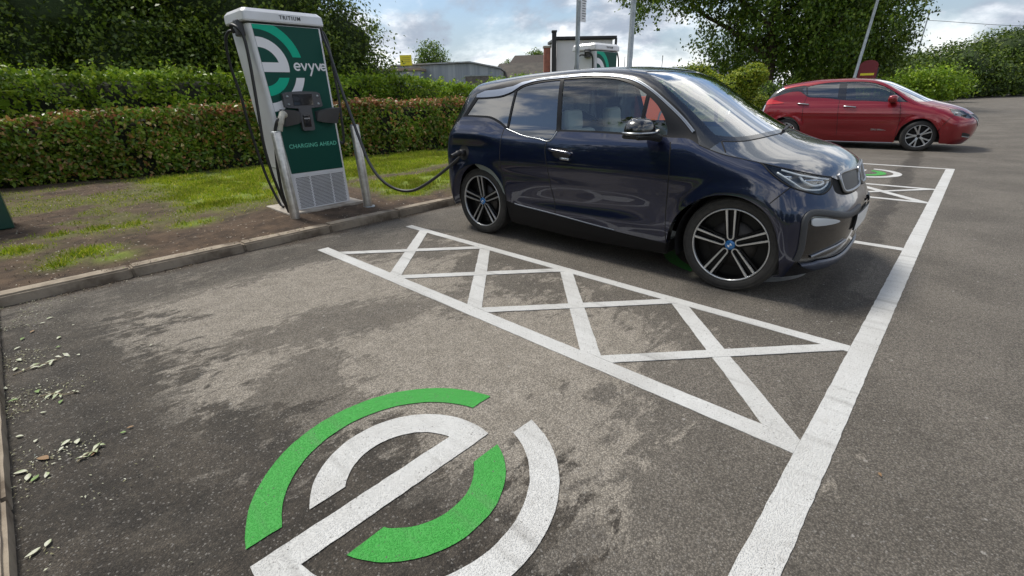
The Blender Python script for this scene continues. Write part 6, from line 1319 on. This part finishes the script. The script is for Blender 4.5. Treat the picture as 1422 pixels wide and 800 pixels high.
    for i,(x,y,r_,h) in enumerate(LB):
        if src is None: src=tree('broadleaf_tree',x,y,h*.4,.3,[(0,0,h*.55,r_,r_,h*.42),(r_*.6,0,h*.35,r_*.7,r_*.7,h*.3),(-r_*.6,.5,h*.35,r_*.7,r_*.7,h*.3)],700,22,.34,L_dark,'dark tree behind the viewer, mirrored in the side of the blue car','trees behind the viewer',.6,seed=120)
        else: c=copy_tree(src);c.location=(x,y,0);c.rotation_euler=(0,0,i*1.3);c.scale=(1,1,h/8.5)
    # fallen leaves and twigs on the asphalt
    Lp=mat('fallen_leaf_pale',(.50,.49,.40),.6,var=(30,(.26,.32,.15),.4,.6));Ld=mat('fallen_leaf_brown',(.22,.13,.06),.7);Lg=mat('fallen_leaf_green',(.13,.22,.05),.6)
    big=[(-3.22,2.40,.055,Lp),(-3.18,2.37,.05,Lp),(-3.24,2.36,.04,Lp),(-3.0,2.31,.035,Ld),(-3.03,2.29,.03,Lg),(-3.14,2.21,.04,Ld),(-3.37,2.30,.06,Lp),(-3.35,2.24,.06,Lp),(-3.33,2.21,.05,Lg),(-3.30,2.34,.07,Ld),(-3.30,2.20,.05,Lp),(-3.36,1.75,.055,Lp),(-3.32,1.76,.04,Lp),(-3.32,3.59,.06,Lp),(-3.35,3.46,.05,Lp),(-3.27,3.39,.06,Lp),(-3.20,3.42,.06,Lp),(-3.14,3.79,.05,Lp),(-3.19,4.17,.04,Lp),(-3.25,4.05,.05,Ld),(-3.27,3.05,.05,Lg),(-3.24,2.94,.05,Lp),(-3.20,2.83,.045,Lg),(-3.27,2.78,.035,Lp),(-3.37,3.03,.05,Lg),(-3.39,3.23,.05,Lp),(-3.08,3.39,.03,Lp),(-1.06,-.28,.03,Ld),(-3.15,4.24,.05,Lp),(-3.33,3.8,.05,Lp),(-3.3,3.95,.05,Lg),(-3.36,2.62,.04,Lp),(-3.31,2.52,.03,Lp),(-3.15,3.62,.035,Lg),(-2.75,3.2,.025,Lp)]
    fld=None
    for x,y,s,mt in big:
        n_=7;t=np.linspace(0,1,n_);w=np.sin(math.pi*t**.85)*.105*s/.5*rng.uniform(.7,1.1);c=rng.normal(0,.15);s*=.55;mid=np.stack([(t-.5)*s*1.5,c*s*np.sin(math.pi*t),.002+.10*s*rng.random()*np.sin(math.pi*t)],-1)
        V=np.concatenate([mid+np.stack([0*t,w,.18*w],-1),mid,mid-np.stack([0*t,w,-.22*w],-1)]);F=[(i,i+1,n_+i+1,n_+i) for i in range(n_-1)]+[(n_+i,n_+i+1,2*n_+i+1,2*n_+i) for i in range(n_-1)]
        o=obj('fallen_leaf',fastmesh('fallen_leaf',V,F,True),mt,None,bw(x,y,.006),rng.uniform(0,6.28));tag(o,'small fallen leaf lying on the asphalt of the first bay','leaf',group='fallen leaves on the asphalt')
    n=4200;x=-3.40+np.abs(rng.normal(0,.16,n));y=rng.uniform(1.2,4.8,n);k=(rng.random(n)<sm(.35,.65,fbm(x,y,3,77)));x=x[k];y=y[k];pos=np.stack([x,y,np.full(len(x),.007)],-1)
    o=bayobj('leaf_litter',leaf_mesh('leaf_litter',pos,np.tile([0,0,1.],(len(pos),1)),.011,.45,.35),leafmat('litter',[(0,(.10,.08,.05)),(.5,(.20,.20,.10)),(.8,(.38,.38,.28)),(1,(.5,.5,.42))],.7,0));tag(o,'leaf crumbs and grit gathered along the left kerb of the first bay','litter',kind='stuff')
    n=11000;x=rng.uniform(-3.9,4.,n);y=rng.uniform(4.96,11,n);k=rng.random(n)<.25+.5*(x<-1.5);x=x[k];y=y[k];pos=np.stack([x,y,verge_height(x,y)+.007],-1)
    o=bayobj('verge_litter',leaf_mesh('verge_litter',pos,np.tile([0,0,1.],(len(pos),1)),.018,.55,.35),leafmat('verge_litter',[(0,(.09,.05,.03)),(.5,(.16,.10,.06)),(.84,(.26,.19,.12)),(.97,(.42,.42,.34)),(1,(.62,.62,.55))],.7,0));tag(o,'dead leaves and chips scattered over the bare soil','litter',kind='stuff')
    n=6000;x=rng.uniform(-3.3,5.,n);y=4.80-np.abs(rng.normal(0,.055,n));k=rng.random(n)<sm(.35,.6,fbm(x,y,2.2,79));x=x[k];y=y[k];pos=np.stack([x,y,np.full(len(x),.006)],-1)
    o=bayobj('kerb_litter',leaf_mesh('kerb_litter',pos,np.tile([0,0,1.],(len(pos),1)),.012,.6,.35),leafmat('kerb_litter',[(0,(.05,.035,.022)),(.6,(.10,.07,.045)),(.9,(.17,.13,.08)),(1,(.35,.33,.26))],.8,0));tag(o,'soil crumbs and leaf bits washed along the foot of the kerb','litter',kind='stuff')
    n=1600;s_=rng.uniform(-3.3,7.,n);k=rng.random(n)<sm(.45,.62,fbm(s_,s_*0,1.6,83));x=s_[k];y=4.845+rng.uniform(0,.12,len(x));pos=np.stack([x,y,np.full(len(x),.092)],-1)
    o=bayobj('kerb_crumbs',leaf_mesh('kerb_crumbs',pos,np.tile([0,0,1.],(len(pos),1)),.013,.7,.35),leafmat('kerb_crumbs',[(0,(.06,.04,.025)),(.7,(.12,.08,.05)),(1,(.13,.18,.03))],.8,0));tag(o,'soil crumbs spilling from the verge over the top of the kerb','litter',kind='stuff')
    def twig(x,y,a,L_,lab):
        mb=MB();P=cr([(0,0,.006),(L_*.4,L_*.05,.012),(L_*.7,-L_*.03,.008),(L_,L_*.08,.006)],4);mb.tube(P,np.linspace(.003,.0012,len(P)),5)
        for t,s_ in ((.3,1),(.55,-1),(.75,1)): mb.tube([(L_*t,0,.009),(L_*(t+.12),s_*L_*.16,.008)],[.002,.001],4)
        e=empty('fallen_twig',bw(x,y,.0),BA+a);mb.build('stem',mat('dry_twig',(.30,.24,.15),.8),e);pos=np.array([(L_*t,s_*L_*.12,.010) for t,s_ in ((.42,1),(.66,-1),(.86,1),(1.,.5),(.5,-.8),(.2,.5))]);[obj('leaf',leaf_mesh('leaf',pos[k_:k_+1],np.array([[0,0,1.]]),.045,.35,.2),Lp,e) for k_ in range(6)];tag(e,lab,'twig');return e
    twig(-3.36,3.38,.2,.24,'leafy twig on the asphalt beside the left kerb, the farther of the three');twig(-3.27,2.98,-.7,.17,'short leafy twig lying across the dark damp asphalt');twig(-3.20,2.20,.5,.10,'bare little twig nearest to the viewer, right of the fallen leaves')
world();camera();ground()
make_i3();make_leaf();site();greens()
